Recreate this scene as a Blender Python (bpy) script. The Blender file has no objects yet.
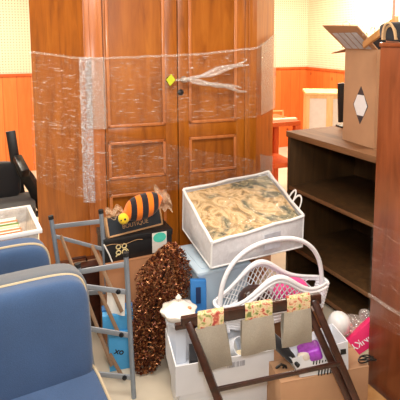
import bpy, bmesh, math, random
from mathutils import Matrix, Vector, noise
random.seed(7)
PI = math.pi
scene = bpy.context.scene
C = scene.collection
R = math.radians

# ------------------------------------------------------------------ camera
F, PPX, PPY, PITCH, CAMZ = 480.0, 216.0, 96.0, R(6.7), 1.65
CYAW = math.atan((PPX-200)/F)
cd = bpy.data.cameras.new('camera'); cam = bpy.data.objects.new('camera', cd); C.objects.link(cam)
cam.location = (0, 0, CAMZ); cam.rotation_euler = (PI/2 - PITCH, 0, -CYAW)
cd.sensor_width = 36.0; cd.sensor_fit = 'HORIZONTAL'; cd.lens = F/400*36.0
cd.shift_y = -(200-PPY)/400.0; cd.shift_x = -(PPX-200)/400.0; cd.clip_start = 0.05
scene.camera = cam

def ray(px, py):
    x = (px-PPX)/F; v = -(py-PPY)/F
    return Matrix.Rotation(-CYAW, 3, 'Z') @ Vector((x, math.cos(PITCH)+v*math.sin(PITCH), -math.sin(PITCH)+v*math.cos(PITCH)))
def P(px, py, Y):                       # survey: point seen at (px,py) whose distance into the room is Y
    d = ray(px, py); return Vector((0, 0, CAMZ)) + d*(Y/d.y)
def PZ(px, py, z):                      # survey: point seen at (px,py) at height z
    d = ray(px, py); return Vector((0, 0, CAMZ)) + d*((z-CAMZ)/d.z)
def zat(py, Y): return P(200, py, Y).z

# ------------------------------------------------------------------ materials
def srgb(c):
    return tuple(((v/255)/12.92 if v/255 <= .04045 else ((v/255+.055)/1.055)**2.4) for v in c) + (1,)
class NT:
    def __init__(s, name):
        s.m = bpy.data.materials.new(name); s.m.use_nodes = True
        s.n = s.m.node_tree.nodes; s.l = s.m.node_tree.links
        s.b = s.n['Principled BSDF']; s.out = s.n['Material Output']
    def add(s, t, **kw):
        q = s.n.new(t)
        for k, v in kw.items(): setattr(q, k, v)
        return q
    def coord(s, scale=(1,1,1), kind='Object'):
        tc = s.add('ShaderNodeTexCoord'); mp = s.add('ShaderNodeMapping')
        mp.inputs['Scale'].default_value = scale
        s.l.new(tc.outputs[kind], mp.inputs['Vector']); return mp.outputs[0]
    def noise(s, vec, scale=5, detail=4, rough=.55, dist=0):
        q = s.add('ShaderNodeTexNoise'); s.l.new(vec, q.inputs['Vector'])
        q.inputs['Scale'].default_value = scale; q.inputs['Detail'].default_value = detail
        q.inputs['Roughness'].default_value = rough; q.inputs['Distortion'].default_value = dist
        return q.outputs['Fac']
    def ramp(s, fac, stops, interp='LINEAR'):
        q = s.add('ShaderNodeValToRGB'); q.color_ramp.interpolation = interp
        e = q.color_ramp.elements
        while len(e) < len(stops): e.new(.5)
        for i, (p, c) in enumerate(stops): e[i].position = p; e[i].color = c
        s.l.new(fac, q.inputs['Fac']); return q.outputs['Color']
    def math(s, op, a, b=None):
        q = s.add('ShaderNodeMath', operation=op)
        for i, v in enumerate((a, b)):
            if v is None: continue
            if hasattr(v, 'links'): s.l.new(v, q.inputs[i])
            else: q.inputs[i].default_value = v
        return q.outputs[0]
    def mix(s, fac, a, b):
        q = s.add('ShaderNodeMix', data_type='RGBA')
        for i, v in ((0, fac), (6, a), (7, b)):
            if hasattr(v, 'links'): s.l.new(v, q.inputs[i])
            else: q.inputs[i].default_value = v
        return q.outputs[2]
    def bump(s, h, strength=.2, dist=.01):
        q = s.add('ShaderNodeBump'); q.inputs['Strength'].default_value = strength
        q.inputs['Distance'].default_value = dist
        s.l.new(h, q.inputs['Height']); s.l.new(q.outputs[0], s.b.inputs['Normal'])
    def base(s, c):
        if hasattr(c, 'links'): s.l.new(c, s.b.inputs['Base Color'])
        else: s.b.inputs['Base Color'].default_value = c
    def rough(s, v): s.b.inputs['Roughness'].default_value = v

def plain(name, c, rough=.6, var=.10, scale=14, metal=0, bump=.08):
    t = NT(name); v = t.coord(); f = t.noise(v, scale, 4)
    a = srgb(c); lo = tuple(x*(1-var) for x in a[:3])+(1,); hi = tuple(min(1, x*(1+var)) for x in a[:3])+(1,)
    t.base(t.ramp(f, [(.3, lo), (.7, hi)])); t.rough(rough); t.b.inputs['Metallic'].default_value = metal
    if bump: t.bump(f, bump, .004)
    return t.m
def wood(name, c1, c2, c3, scale=(6, 6, .7), rough=.35, big=2.2, coat=0):
    t = NT(name); v = t.coord(scale); f = t.noise(v, 3.2, 6, .6, .6)
    v2 = t.coord((1, 1, .55)); g = t.noise(v2, big, 3, .6)
    h = t.math('ADD', t.math('MULTIPLY', f, .6), t.math('MULTIPLY', g, .4))
    t.base(t.ramp(h, [(.33, srgb(c1)), (.5, srgb(c2)), (.68, srgb(c3))])); t.rough(rough)
    t.b.inputs['Coat Weight'].default_value = coat; t.b.inputs['Coat Roughness'].default_value = .15
    t.bump(f, .05, .002); return t.m
def fabric(name, c, scale=420, var=.25, rough=.95):
    t = NT(name); v = t.coord(); f = t.noise(v, scale, 2); g = t.noise(v, 7, 3)
    a = srgb(c); lo = tuple(x*(1-var) for x in a[:3])+(1,); hi = tuple(min(1, x*(1+var)) for x in a[:3])+(1,)
    h = t.math('ADD', t.math('MULTIPLY', f, .5), t.math('MULTIPLY', g, .5))
    t.base(t.ramp(h, [(.3, lo), (.7, hi)])); t.rough(rough); t.bump(f, .3, .002)
    t.b.inputs['Sheen Weight'].default_value = .2; return t.m
def filmy(name, white, base, streak, scale, rough=.12, lo=.5, hi=.72, gloss=.5):
    """clear plastic film: mostly see-through, with glossy white streaks painted in as glints"""
    t = NT(name); v = t.coord(scale); f = t.noise(v, 4, 5, .65, .8)
    m = t.ramp(f, [(lo, (0,0,0,1)), (hi, (1,1,1,1))])
    fac = t.math('ADD', t.math('MULTIPLY', m, streak), base)
    tr = t.add('ShaderNodeBsdfTransparent'); df = t.add('ShaderNodeBsdfDiffuse'); gl = t.add('ShaderNodeBsdfGlossy')
    df.inputs['Color'].default_value = srgb(white); gl.inputs['Roughness'].default_value = rough
    bp = t.add('ShaderNodeBump'); bp.inputs['Strength'].default_value = .8; bp.inputs['Distance'].default_value = .01
    t.l.new(f, bp.inputs['Height']); t.l.new(bp.outputs[0], gl.inputs['Normal'])
    a = t.add('ShaderNodeMixShader'); a.inputs[0].default_value = gloss
    t.l.new(df.outputs[0], a.inputs[1]); t.l.new(gl.outputs[0], a.inputs[2])
    b = t.add('ShaderNodeMixShader'); t.l.new(fac, b.inputs[0])
    t.l.new(tr.outputs[0], b.inputs[1]); t.l.new(a.outputs[0], b.inputs[2])
    t.l.new(b.outputs[0], t.out.inputs['Surface']); return t.m

M = {}
M['ward'] = wood('cherry_wood', (126,64,8), (164,90,18), (186,110,32), (7,7,.8), .34, 3, .15)
M['ward_side'] = wood('cherry_side_wood', (130,66,8), (170,92,14), (190,112,26), (7,7,.8), .32, 3, .2)
M['ward_lit'] = wood('cherry_lit_wood', (166,90,42), (194,116,62), (212,138,84), (9,9,.7), .3, 3, .2)  # cherry lightened: light on the mouldings and left pilaster painted in
M['book'] = wood('walnut_shaded', (54,36,18), (74,50,26), (94,66,36), (8,8,.6), .5)  # walnut darkened: shade inside the bookcase put into its colour
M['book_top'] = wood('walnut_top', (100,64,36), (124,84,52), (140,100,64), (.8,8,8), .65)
M['dress'] = wood('mahogany_board', (96,46,22), (126,64,34), (146,80,46), (7,7,.7), .32, 2.5, .2)
M['rackwood'] = wood('dark_stained_wood', (34,16,10), (58,26,17), (84,42,28), (10,10,10), .33, 4, .3)
M['board'] = wood('tan_lath_wood', (170,118,66), (204,152,92), (220,172,116), (4,4,4), .5)
M['pale_wood'] = wood('pale_birch', (226,178,110), (240,200,136), (248,218,164), (6,6,1), .45)
M['pinewood'] = wood('orange_pine', (182,66,20), (206,88,32), (218,106,46), (6,6,1), .5)
M['card'] = plain('cardboard', (186,143,108), .85, .06, 8)
M['card_dark'] = plain('cardboard_brown', (172,118,80), .85, .08, 8)
M['card_edge'] = plain('cardboard_edge', (206,168,128), .85, .08, 60)
M['kraft'] = plain('kraft_edge', (196,152,108), .8, .08, 30)
M['black'] = plain('black_card', (20,20,22), .5, .2, 20)
M['blackboard'] = plain('dark_slate_card', (34,42,50), .6, .15, 20)
M['blackplastic'] = plain('black_plastic', (22,22,24), .38, .2, 20)
M['blackcloth'] = fabric('black_cloth', (28,28,32))
M['gold'] = plain('gold_print', (226,206,150), .4, .05, 20)
M['white'] = plain('white_card', (228,230,236), .6, .03, 10)
M['whiteplastic'] = plain('white_plastic', (236,236,236), .35, .02, 10)
M['wicker'] = plain('white_wicker', (238,238,242), .5, .05, 90, 0, .3)
M['ceramic'] = plain('cream_ceramic', (246,238,226), .18, .03, 6, 0, 0)
M['ceramic_white'] = plain('white_ceramic', (226,230,238), .2, .02, 6, 0, 0)
M['blue'] = fabric('blue_upholstery', (60,86,124), 300, .16)
M['bluegrey'] = fabric('faded_blue_upholstery', (96,102,110), 300, .16)
M['piping'] = fabric('cream_piping', (196,178,146), 200, .1)
M['steel'] = plain('grey_painted_steel', (136,146,158), .42, .08, 14, .25)
M['steelflat'] = plain('grey_flat_steel', (150,156,164), .45, .1, 10, .2)
M['strut'] = plain('tan_strut', (140,112,88), .55, .15, 12, .1)
M['bolt'] = plain('dark_bolt', (40,42,46), .4, .1, 20, .5)
M['rubber'] = plain('black_rubber_cap', (26,26,28), .7, .1, 20)
M['dkmetal'] = plain('dark_bronze', (44,40,40), .35, .1, 30, .7)
M['brass'] = plain('aged_nickel', (190,186,176), .3, .1, 30, .8)
M['lime'] = plain('lime_tape', (206,214,50), .5, .05, 30)
M['pink'] = plain('hot_pink_card', (236,46,112), .5, .04, 10)
M['pinkcloth'] = fabric('pink_cloth', (232,70,140), 200, .25)
M['orange'] = fabric('orange_knit', (246,122,22), 160, .2)
M['yellow'] = fabric('yellow_knit', (248,206,40), 160, .15)
M['knitblack'] = fabric('black_knit', (30,24,34), 160, .2)
M['red'] = plain('red_plastic', (206,62,46), .45, .1, 20)
M['purple'] = plain('purple_wrap', (164,64,196), .35, .3, 40)
M['skyblue'] = plain('sky_blue_card', (74,164,222), .5, .06, 12)
M['medblue'] = plain('blue_paper', (52,122,190), .5, .1, 12)
M['navy'] = plain('navy_paper', (24,44,84), .5, .1, 12)
M['binblue'] = plain('pale_blue_plastic', (192,210,224), .35, .03, 8)
M['teal'] = plain('teal_sticker', (84,206,180), .5, .08, 40)
M['label'] = plain('label_paper', (226,216,204), .6, .06, 60)
M['paper'] = plain('paper', (236,232,224), .7, .04, 20)
M['taupe'] = fabric('taupe_webbing', (164,155,140), 260, .18)
M['greystripe'] = plain('grey_tape', (190,194,204), .4, .12, 30)
M['darkgrey'] = plain('dark_grey_print', (70,62,66), .6, .2, 40)
M['offwhite_print'] = plain('white_print', (238,236,238), .6, .02, 30)
M['green'] = plain('green_cover', (120,150,84), .6, .1, 20)
M['salmon'] = plain('salmon_cover', (214,140,96), .6, .1, 20)
M['cream'] = plain('cream_cover', (232,214,178), .6, .1, 20)
M['rope'] = fabric('tan_rope', (196,160,116), 120, .2)
M['wire'] = plain('wire', (196,186,178), .3, .1, 30, .8)
M['pole'] = plain('pinkish_pole', (214,158,134), .5, .08, 10)
M['greyprint'] = plain('grey_print', (150,150,162), .6, .1, 30)
M['wrap'] = filmy('stretch_film', (255,246,236), .014, .9, (4.5,4.5,46), .2, .60, .71, .3)  # white streaks are glints painted into the stretch film
M['wraplight'] = filmy('stretch_film_thin', (255,240,230), .012, .45, (2.5,2.5,60), .2, .60, .74, .3)
M['wrapcorner'] = filmy('stretch_film_gathered', (236,232,236), .10, .75, (22,22,46), .12, .5, .6, .4)
M['wrapveil'] = filmy('stretch_film_doubled', (255,236,220), .16, .34, (26,26,50), .2, .52, .7)
M['wrapwing'] = filmy('stretch_film_sheen', (255,232,214), .22, .3, (26,26,50), .2, .5, .7)  # paler film: sheen of light on the right wing painted in
M['wraptwist'] = filmy('stretch_film_twisted', (250,236,226), .25, .4, (30,30,30), .15, .4, .7)
M['polybag'] = filmy('clear_polythene', (244,234,230), .22, .4, (20,20,20), .12, .42, .66)
M['vinyl'] = filmy('clear_vinyl', (250,250,252), .03, .14, (5,5,5), .12, .55, .75)
M['bagwhite'] = filmy('white_mesh_fabric', (232,232,236), .80, .14, (9,9,9), .5, .4, .7, .06)
M['totec'] = filmy('clear_tote_plastic', (240,234,228), .42, .3, (6,6,6), .15, .4, .7, .3)
M['gauze'] = filmy('gauze_net', (236,204,170), .12, .55, (60,60,60), .5, .48, .6, .1)

def tapestry():
    t = NT('tapestry_quilt'); v = t.coord((1,1,1))
    w = t.noise(v, 4, 3, .5, .8); 
    n1 = t.noise(v, 6, 4, .5, 3.0); n2 = t.noise(v, 13, 3, .55, 2.0)
    tan = t.ramp(n1, [(.30, srgb((138,112,70))), (.42, srgb((190,158,108))), (.5, srgb((218,190,146))), (.58, srgb((188,152,98))), (.66, srgb((134,108,66)))])
    grn = t.ramp(n2, [(.36, srgb((62,66,54))), (.5, srgb((122,116,86))), (.64, srgb((198,176,138)))])
    msk = t.ramp(w, [(.50, (0,0,0,1)), (.56, (1,1,1,1))])
    t.base(t.mix(msk, tan, grn)); t.rough(.85); t.bump(n2, .4, .006); return t.m
M['tapestry'] = tapestry()
def floral():
    t = NT('floral_tape'); v = t.coord()
    n1 = t.noise(v, 48, 3, .5, .6)
    t.base(t.ramp(n1, [(.34, srgb((110,128,72))), (.42, srgb((196,186,120))), (.48, srgb((222,202,160))), (.54, srgb((226,200,160))), (.60, srgb((206,120,92))), (.7, srgb((176,66,62)))]))
    t.rough(.7); return t.m
M['floral'] = floral()
def pegboard():
    t = NT('pegboard_white'); tc = t.add('ShaderNodeTexCoord'); sx = t.add('ShaderNodeSeparateXYZ')
    t.l.new(tc.outputs['Object'], sx.inputs[0])
    a = t.math('SUBTRACT', t.math('FRACT', t.math('MULTIPLY', t.math('ADD', sx.outputs[0], sx.outputs[1]), 30)), .5)
    b = t.math('SUBTRACT', t.math('FRACT', t.math('MULTIPLY', sx.outputs[2], 30)), .5)
    d = t.math('SQRT', t.math('ADD', t.math('MULTIPLY', a, a), t.math('MULTIPLY', b, b)))
    t.base(t.ramp(d, [(.17, srgb((168,146,112))), (.24, srgb((226,214,186)))])); t.rough(.7); return t.m
M['peg'] = pegboard()
def planks():
    t = NT('knotty_pine_planks'); tc = t.add('ShaderNodeTexCoord'); sx = t.add('ShaderNodeSeparateXYZ')
    t.l.new(tc.outputs['Object'], sx.inputs[0])
    u = t.math('MULTIPLY', t.math('ADD', sx.outputs[0], sx.outputs[1]), 6.2)
    fr = t.math('FRACT', u); pid = t.math('FLOOR', u)
    wn = t.add('ShaderNodeTexWhiteNoise', noise_dimensions='1D'); t.l.new(pid, wn.inputs['W'])
    v = t.coord((9,9,1)); g = t.noise(v, 2.4, 5, .6, .8)
    kn = t.add('ShaderNodeTexVoronoi'); t.l.new(t.coord((2.3,2.3,1.6)), kn.inputs['Vector']); kn.inputs['Scale'].default_value = 2.0
    h = t.math('ADD', t.math('MULTIPLY', g, .55), t.math('MULTIPLY', wn.outputs['Value'], .45))
    col = t.ramp(h, [(.2, srgb((204,98,38))), (.5, srgb((218,118,52))), (.8, srgb((226,134,68)))])
    knot = t.ramp(kn.outputs['Distance'], [(.04, (1,1,1,1)), (.12, (0,0,0,1))])
    col = t.mix(knot, col, srgb((140,48,16)))
    groove = t.ramp(fr, [(.0, (1,1,1,1)), (.05, (0,0,0,1))])
    t.base(t.mix(groove, col, srgb((146,64,26)))); t.rough(.45); return t.m
M['planks'] = planks()
M['floor'] = plain('worn_concrete', (206,192,170), .5, .10, 3)
M['ceiling'] = plain('ceiling_paint', (236,232,222), .8, .02, 3)
M['plaster'] = plain('plaster', (226,214,192), .8, .03, 3)
def tinsel(name, stops):
    t = NT(name); oi = t.add('ShaderNodeTexCoord'); f = t.noise(oi.outputs['Object'], 60, 2)
    t.base(t.ramp(f, stops)); t.b.inputs['Metallic'].default_value = .55; t.rough(.28); return t.m
M['copper'] = tinsel('copper_tinsel', [(.32, srgb((48,16,10))), (.5, srgb((110,48,26))), (.66, srgb((214,150,96)))])

# ------------------------------------------------------------------ mesh helpers
def finish(bm, name, mat, smooth=40):
    bmesh.ops.recalc_face_normals(bm, faces=bm.faces[:])
    me = bpy.data.meshes.new(name); bm.to_mesh(me); bm.free()
    mats = mat if isinstance(mat, (list, tuple)) else [mat]
    for m in mats: me.materials.append(M[m] if isinstance(m, str) else m)
    if smooth:
        for p in me.polygons: p.use_smooth = True
        me.set_sharp_from_angle(angle=R(smooth))
    return me
def mesh_obj(name, bm, mat, parent=None, smooth=40, label=None):
    o = bpy.data.objects.new(name, finish(bm, name, mat, smooth)); C.objects.link(o)
    if parent is not None: o.parent = parent
    if label: o['label'] = label
    return o
def tag(o, label, cat, group=None, kind=None):
    o['label'] = label; o['category'] = cat
    if group: o['group'] = group
    if kind: o['kind'] = kind
    return o
def thing(name, label, cat, mat4, group=None):
    o = bpy.data.objects.new(name, None); C.objects.link(o); o.empty_display_size = .05
    o.matrix_world = mat4; return tag(o, label, cat, group)
def solo(name, bm, mat, label, cat, mat4=None, group=None, smooth=40):
    o = mesh_obj(name, bm, mat, None, smooth)
    if mat4 is not None: o.matrix_world = mat4
    return tag(o, label, cat, group)
def struct(name, bm, mat, mat4=None, smooth=0):
    o = mesh_obj(name, bm, mat, None, smooth)
    if mat4 is not None: o.matrix_world = mat4
    o['kind'] = 'structure'; return o
def frame(x, y, z=0, yaw=0, pitch=0, roll=0):
    return Matrix.Translation((x, y, z)) @ Matrix.Rotation(R(yaw), 4, 'Z') @ Matrix.Rotation(R(pitch), 4, 'X') @ Matrix.Rotation(R(roll), 4, 'Y')
def B(): return bmesh.new()

def box(bm, lo, hi, bev=0.0, T=None, mi=0):
    lo, hi = Vector(lo), Vector(hi)
    r = bmesh.ops.create_cube(bm, size=1.0); vs = r['verts']
    s = hi-lo; c = (hi+lo)/2
    for v in vs: v.co = Vector((v.co.x*s.x, v.co.y*s.y, v.co.z*s.z)) + c
    if T is not None:
        for v in vs: v.co = T @ v.co
    fs = set(f for v in vs for f in v.link_faces)
    for f in fs: f.material_index = mi
    if bev:
        es = list(set(e for v in vs for e in v.link_edges))
        bmesh.ops.bevel(bm, geom=es, offset=bev, segments=2, profile=.5, affect='EDGES', material=mi)
def hexa(bm, pts, bev=0, mi=0):
    """8 points: bottom ring of four then the top ring of four in the same order"""
    v = [bm.verts.new(p) for p in pts]
    fs = [bm.faces.new([v[i] for i in q]) for q in ((0,3,2,1),(4,5,6,7),(0,1,5,4),(1,2,6,5),(2,3,7,6),(3,0,4,7))]
    for f in fs: f.material_index = mi
    if bev:
        es = list(set(e for f in fs for e in f.edges))
        bmesh.ops.bevel(bm, geom=es, offset=bev, segments=2, profile=.5, affect='EDGES', material=mi)
def prism(bm, pts, vec, mi=0, bev=0):
    n = len(pts); a = [bm.verts.new(p) for p in pts]; b = [bm.verts.new(Vector(p)+Vector(vec)) for p in pts]
    fs = [bm.faces.new(a[::-1]), bm.faces.new(b)] + [bm.faces.new((a[i], a[(i+1) % n], b[(i+1) % n], b[i])) for i in range(n)]
    for f in fs: f.material_index = mi
    if bev:
        es = list(set(e for f in fs for e in f.edges))
        bmesh.ops.bevel(bm, geom=es, offset=bev, segments=1, affect='EDGES', material=mi)
def tube(bm, pts, r, n=8, closed=False, mi=0, flat=1.0):
    pts = [Vector(p) for p in pts]; k = len(pts)
    rs = r if isinstance(r, (list, tuple)) else [r]*k
    rings = []; up = None
    for i, p in enumerate(pts):
        if closed: t = pts[(i+1) % k]-pts[i-1]
        else: t = pts[min(i+1, k-1)]-pts[max(i-1, 0)]
        t.normalize()
        if up is None:
            up = Vector((0,0,1)) if abs(t.z) < .9 else Vector((1,0,0))
        s = t.cross(up)
        if s.length < 1e-5: s = t.orthogonal()
        s.normalize(); u = s.cross(t).normalized(); up = u
        rings.append([bm.verts.new(p + s*math.cos(2*PI*j/n)*rs[i] + u*math.sin(2*PI*j/n)*rs[i]*flat) for j in range(n)])
    m = k if closed else k-1
    for i in range(m):
        a, b = rings[i], rings[(i+1) % k]
        for j in range(n):
            f = bm.faces.new((a[j], a[(j+1) % n], b[(j+1) % n], b[j])); f.material_index = mi
    if not closed:
        for q in (rings[0][::-1], rings[-1]):
            f = bm.faces.new(q); f.material_index = mi
def bar(bm, a, b, w, h, bev=.002, side=None, mi=0):
    """rectangular bar from a to b; w across, h along the given side's normal"""
    a, b = Vector(a), Vector(b); t = (b-a).normalized()
    u = Vector(side) if side is not None else Vector((0,0,1))
    s = t.cross(u)
    if s.length < 1e-4: s = t.orthogonal()
    s.normalize(); u = s.cross(t).normalized()
    q = [(-w/2,-h/2), (w/2,-h/2), (w/2,h/2), (-w/2,h/2)]
    hexa(bm, [a+s*x+u*y for x, y in q] + [b+s*x+u*y for x, y in q], bev, mi)
def lathe(bm, prof, n=24, T=None, mi=0, lobes=None):
    rings = []
    for r, z in prof:
        ring = []
        for j in range(n):
            a = 2*PI*j/n; rr = max(r, 1e-4)
            if lobes: rr *= 1+lobes[1]*max(0, (r/lobes[2]))**2*math.cos(lobes[0]*a)
            p = Vector((rr*math.cos(a), rr*math.sin(a), z))
            ring.append(bm.verts.new(T @ p if T is not None else p))
        rings.append(ring)
    for a, b in zip(rings, rings[1:]):
        for j in range(n):
            f = bm.faces.new((a[j], a[(j+1) % n], b[(j+1) % n], b[j])); f.material_index = mi
    for q in (rings[0][::-1], rings[-1]): bm.faces.new(q).material_index = mi
def superq(bm, c, half, e=.35, n=28, m=14, T=None, mi=0, wob=0):
    def sp(w, p): return math.copysign(abs(w)**p, w)
    rings = []
    for i in range(1, m):
        ph = -PI/2 + PI*i/m; ring = []
        for j in range(n):
            th = 2*PI*j/n
            d = Vector((sp(math.cos(ph), e)*sp(math.cos(th), e)*half[0], sp(math.cos(ph), e)*sp(math.sin(th), e)*half[1], sp(math.sin(ph), e)*half[2]))
            if wob: d *= 1+wob*noise.noise(d*9+Vector(c))
            p = Vector(c)+d; ring.append(bm.verts.new(T @ p if T is not None else p))
        rings.append(ring)
    def tip(s):
        p = Vector(c)+Vector((0,0,s*half[2])); return bm.verts.new(T @ p if T is not None else p)
    lo, hi = tip(-1), tip(1)
    for a, b in zip(rings, rings[1:]):
        for j in range(n): bm.faces.new((a[j], a[(j+1) % n], b[(j+1) % n], b[j])).material_index = mi
    for j in range(n):
        bm.faces.new((lo, rings[0][(j+1) % n], rings[0][j])).material_index = mi
        bm.faces.new((hi, rings[-1][j], rings[-1][(j+1) % n])).material_index = mi
def sheet(bm, fn, nu, nv, th=.0015, mi=0):
    """a thin skin over fn(u,v), u,v in 0..1"""
    g = [[Vector(fn(i/nu, j/nv)) for j in range(nv+1)] for i in range(nu+1)]
    fr = []; bk = []
    for i in range(nu+1):
        fr.append([]); bk.append([])
        for j in range(nv+1):
            du = g[min(i+1,nu)][j]-g[max(i-1,0)][j]; dv = g[i][min(j+1,nv)]-g[i][max(j-1,0)]
            nn = du.cross(dv); nn = nn.normalized() if nn.length > 1e-9 else Vector((0,0,1))
            fr[i].append(bm.verts.new(g[i][j]+nn*th/2)); bk[i].append(bm.verts.new(g[i][j]-nn*th/2))
    fs = []
    for i in range(nu):
        for j in range(nv):
            fs.append(bm.faces.new((fr[i][j], fr[i+1][j], fr[i+1][j+1], fr[i][j+1])))
            fs.append(bm.faces.new((bk[i][j], bk[i][j+1], bk[i+1][j+1], bk[i+1][j])))
    for i in range(nu):
        fs.append(bm.faces.new((fr[i][0], bk[i][0], bk[i+1][0], fr[i+1][0])))
        fs.append(bm.faces.new((fr[i][nv], fr[i+1][nv], bk[i+1][nv], bk[i][nv])))
    for j in range(nv):
        fs.append(bm.faces.new((fr[0][j], fr[0][j+1], bk[0][j+1], bk[0][j])))
        fs.append(bm.faces.new((fr[nu][j], bk[nu][j], bk[nu][j+1], fr[nu][j+1])))
    for f in fs: f.material_index = mi
def arc(c, r, a0, a1, n, ax=Vector((1,0,0)), ay=Vector((0,0,1))):
    return [Vector(c)+Vector(ax)*r*math.cos(a0+(a1-a0)*i/n)+Vector(ay)*r*math.sin(a0+(a1-a0)*i/n) for i in range(n+1)]
def lettering(name, txt, size, mat, parent, mat4, depth=.0006, label=None, bold=0.0):
    cu = bpy.data.curves.new(name, 'FONT'); cu.body = txt; cu.size = size; cu.extrude = depth; cu.offset = bold
    cu.align_x = 'CENTER'; cu.align_y = 'CENTER'
    tmp = bpy.data.objects.new(name+'_tmp', cu); C.objects.link(tmp)
    dg = bpy.context.evaluated_depsgraph_get(); dg.update()
    me = bpy.data.meshes.new_from_object(tmp.evaluated_get(dg)); bpy.data.objects.remove(tmp); bpy.data.curves.remove(cu)
    me.materials.clear(); me.materials.append(M[mat])
    o = bpy.data.objects.new(name, me); C.objects.link(o); o.parent = parent; o.matrix_local = mat4
    if label: o['label'] = label
    return o
def basis(o, ex, ey):
    """matrix with origin o, x along ex, y roughly along ey"""
    ex = Vector(ex).normalized(); ez = ex.cross(Vector(ey)).normalized(); ey = ez.cross(ex)
    m = Matrix((ex, ey, ez)).transposed().to_4x4(); m.translation = Vector(o); return m
def panel_open_box(bm, L, D, H, t, z0=0):
    """open-topped carton: bottom and four walls"""
    box(bm, (0,0,z0), (L,D,z0+t)); box(bm, (0,0,z0+t), (L,t,z0+H)); box(bm, (0,D-t,z0+t), (L,D,z0+H))
    box(bm, (0,t,z0+t), (t,D-t,z0+H)); box(bm, (L-t,t,z0+t), (L,D-t,z0+H))

# ------------------------------------------------------------------ the room
ROOM = frame(1.66, 7.40, 0, 20)          # origin in the back right corner, x along the back wall, y into it
WX, WY, H = -8.0, -9.6, 2.75
b = B(); box(b, (WX,WY,-.1), (0,0,0)); struct('floor', b, 'floor', ROOM)
b = B(); box(b, (WX,WY,H), (0,0,H+.1)); struct('ceiling', b, 'ceiling', ROOM)
b = B(); box(b, (WX,0,-.1), (.12,.12,H+.1)); struct('wall_back', b, 'peg', ROOM)
b = B(); box(b, (0,WY,-.1), (.12,0,H+.1)); struct('wall_right', b, 'peg', ROOM)
b = B(); box(b, (WX-.12,WY,-.1), (WX,.12,H+.1)); struct('wall_left', b, 'plaster', ROOM)
b = B(); box(b, (WX-.12,WY-.12,-.1), (.12,WY,H+.1)); struct('wall_front', b, 'plaster', ROOM)
b = B(); box(b, (WX,-.02,0), (0,-.001,1.2)); struct('trim_1', b, 'planks', ROOM)
b = B(); box(b, (-.02,WY,0), (-.001,-.02,1.2)); struct('trim_2', b, 'planks', ROOM)
b = B(); box(b, (WX,-.035,1.2), (0,-.001,1.235), .004); struct('trim_3', b, 'pinewood', ROOM)
b = B(); box(b, (-.035,WY,1.2), (-.001,-.035,1.235), .004); struct('trim_4', b, 'pinewood', ROOM)

# ------------------------------------------------------------------ corner wardrobe wrapped in film
WA = P(86, 120, 2.75); WM = frame(WA.x, WA.y, 0, 17)
W = 1.06; wl, wr = .29, .24
ward = thing('corner_wardrobe', 'tall orange-brown cherry wood two-door wardrobe wrapped in clear stretch film', 'wardrobe', WM)
b = B()
prism(b, [(0,0,0), (W,0,0), (W+wr,wr,0), (W+wr,.62,0), (-wl,.62,0), (-wl,wl,0)], (0,0,2.08))
mesh_obj('body', b, 'ward_side', ward)
b = B(); prism(b, [(-.03,-.05,0), (W+.03,-.05,0), (W+wr+.02,wr-.03,0), (W+wr+.02,.62,0), (-wl-.02,.62,0), (-wl-.02,wl-.03,0)], (0,0,.07)); 
for v in b.verts: v.co.z += 2.08
mesh_obj('cornice', b, 'ward', ward)
b = B(); box(b, (.004,-.026,.0), (.102,.0,2.08), .004); box(b, (.03,-.031,.1), (.078,-.026,2.0), .003)
mesh_obj('pilaster', b, 'ward_lit', ward)
b = B(); box(b, (W-.085,-.026,0), (W-.004,0,2.08), .004); box(b, (W-.062,-.031,.1), (W-.028,-.026,2.0), .003)
mesh_obj('pilaster', b, 'ward', ward)
b = B(); box(b, (.102,-.02,0), (W-.085,0,.08), .004); mesh_obj('plinth', b, 'ward', ward)
def moulding(bm, x0, x1, z0, z1, y):
    t = .018
    for q in (((x0,y-.009,z0),(x1,y,z0+t)), ((x0,y-.009,z1-t),(x1,y,z1)), ((x0,y-.009,z0),(x0+t,y,z1)), ((x1-t,y-.009,z0),(x1,y,z1))):
        box(bm, q[0], q[1], .003)
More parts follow.
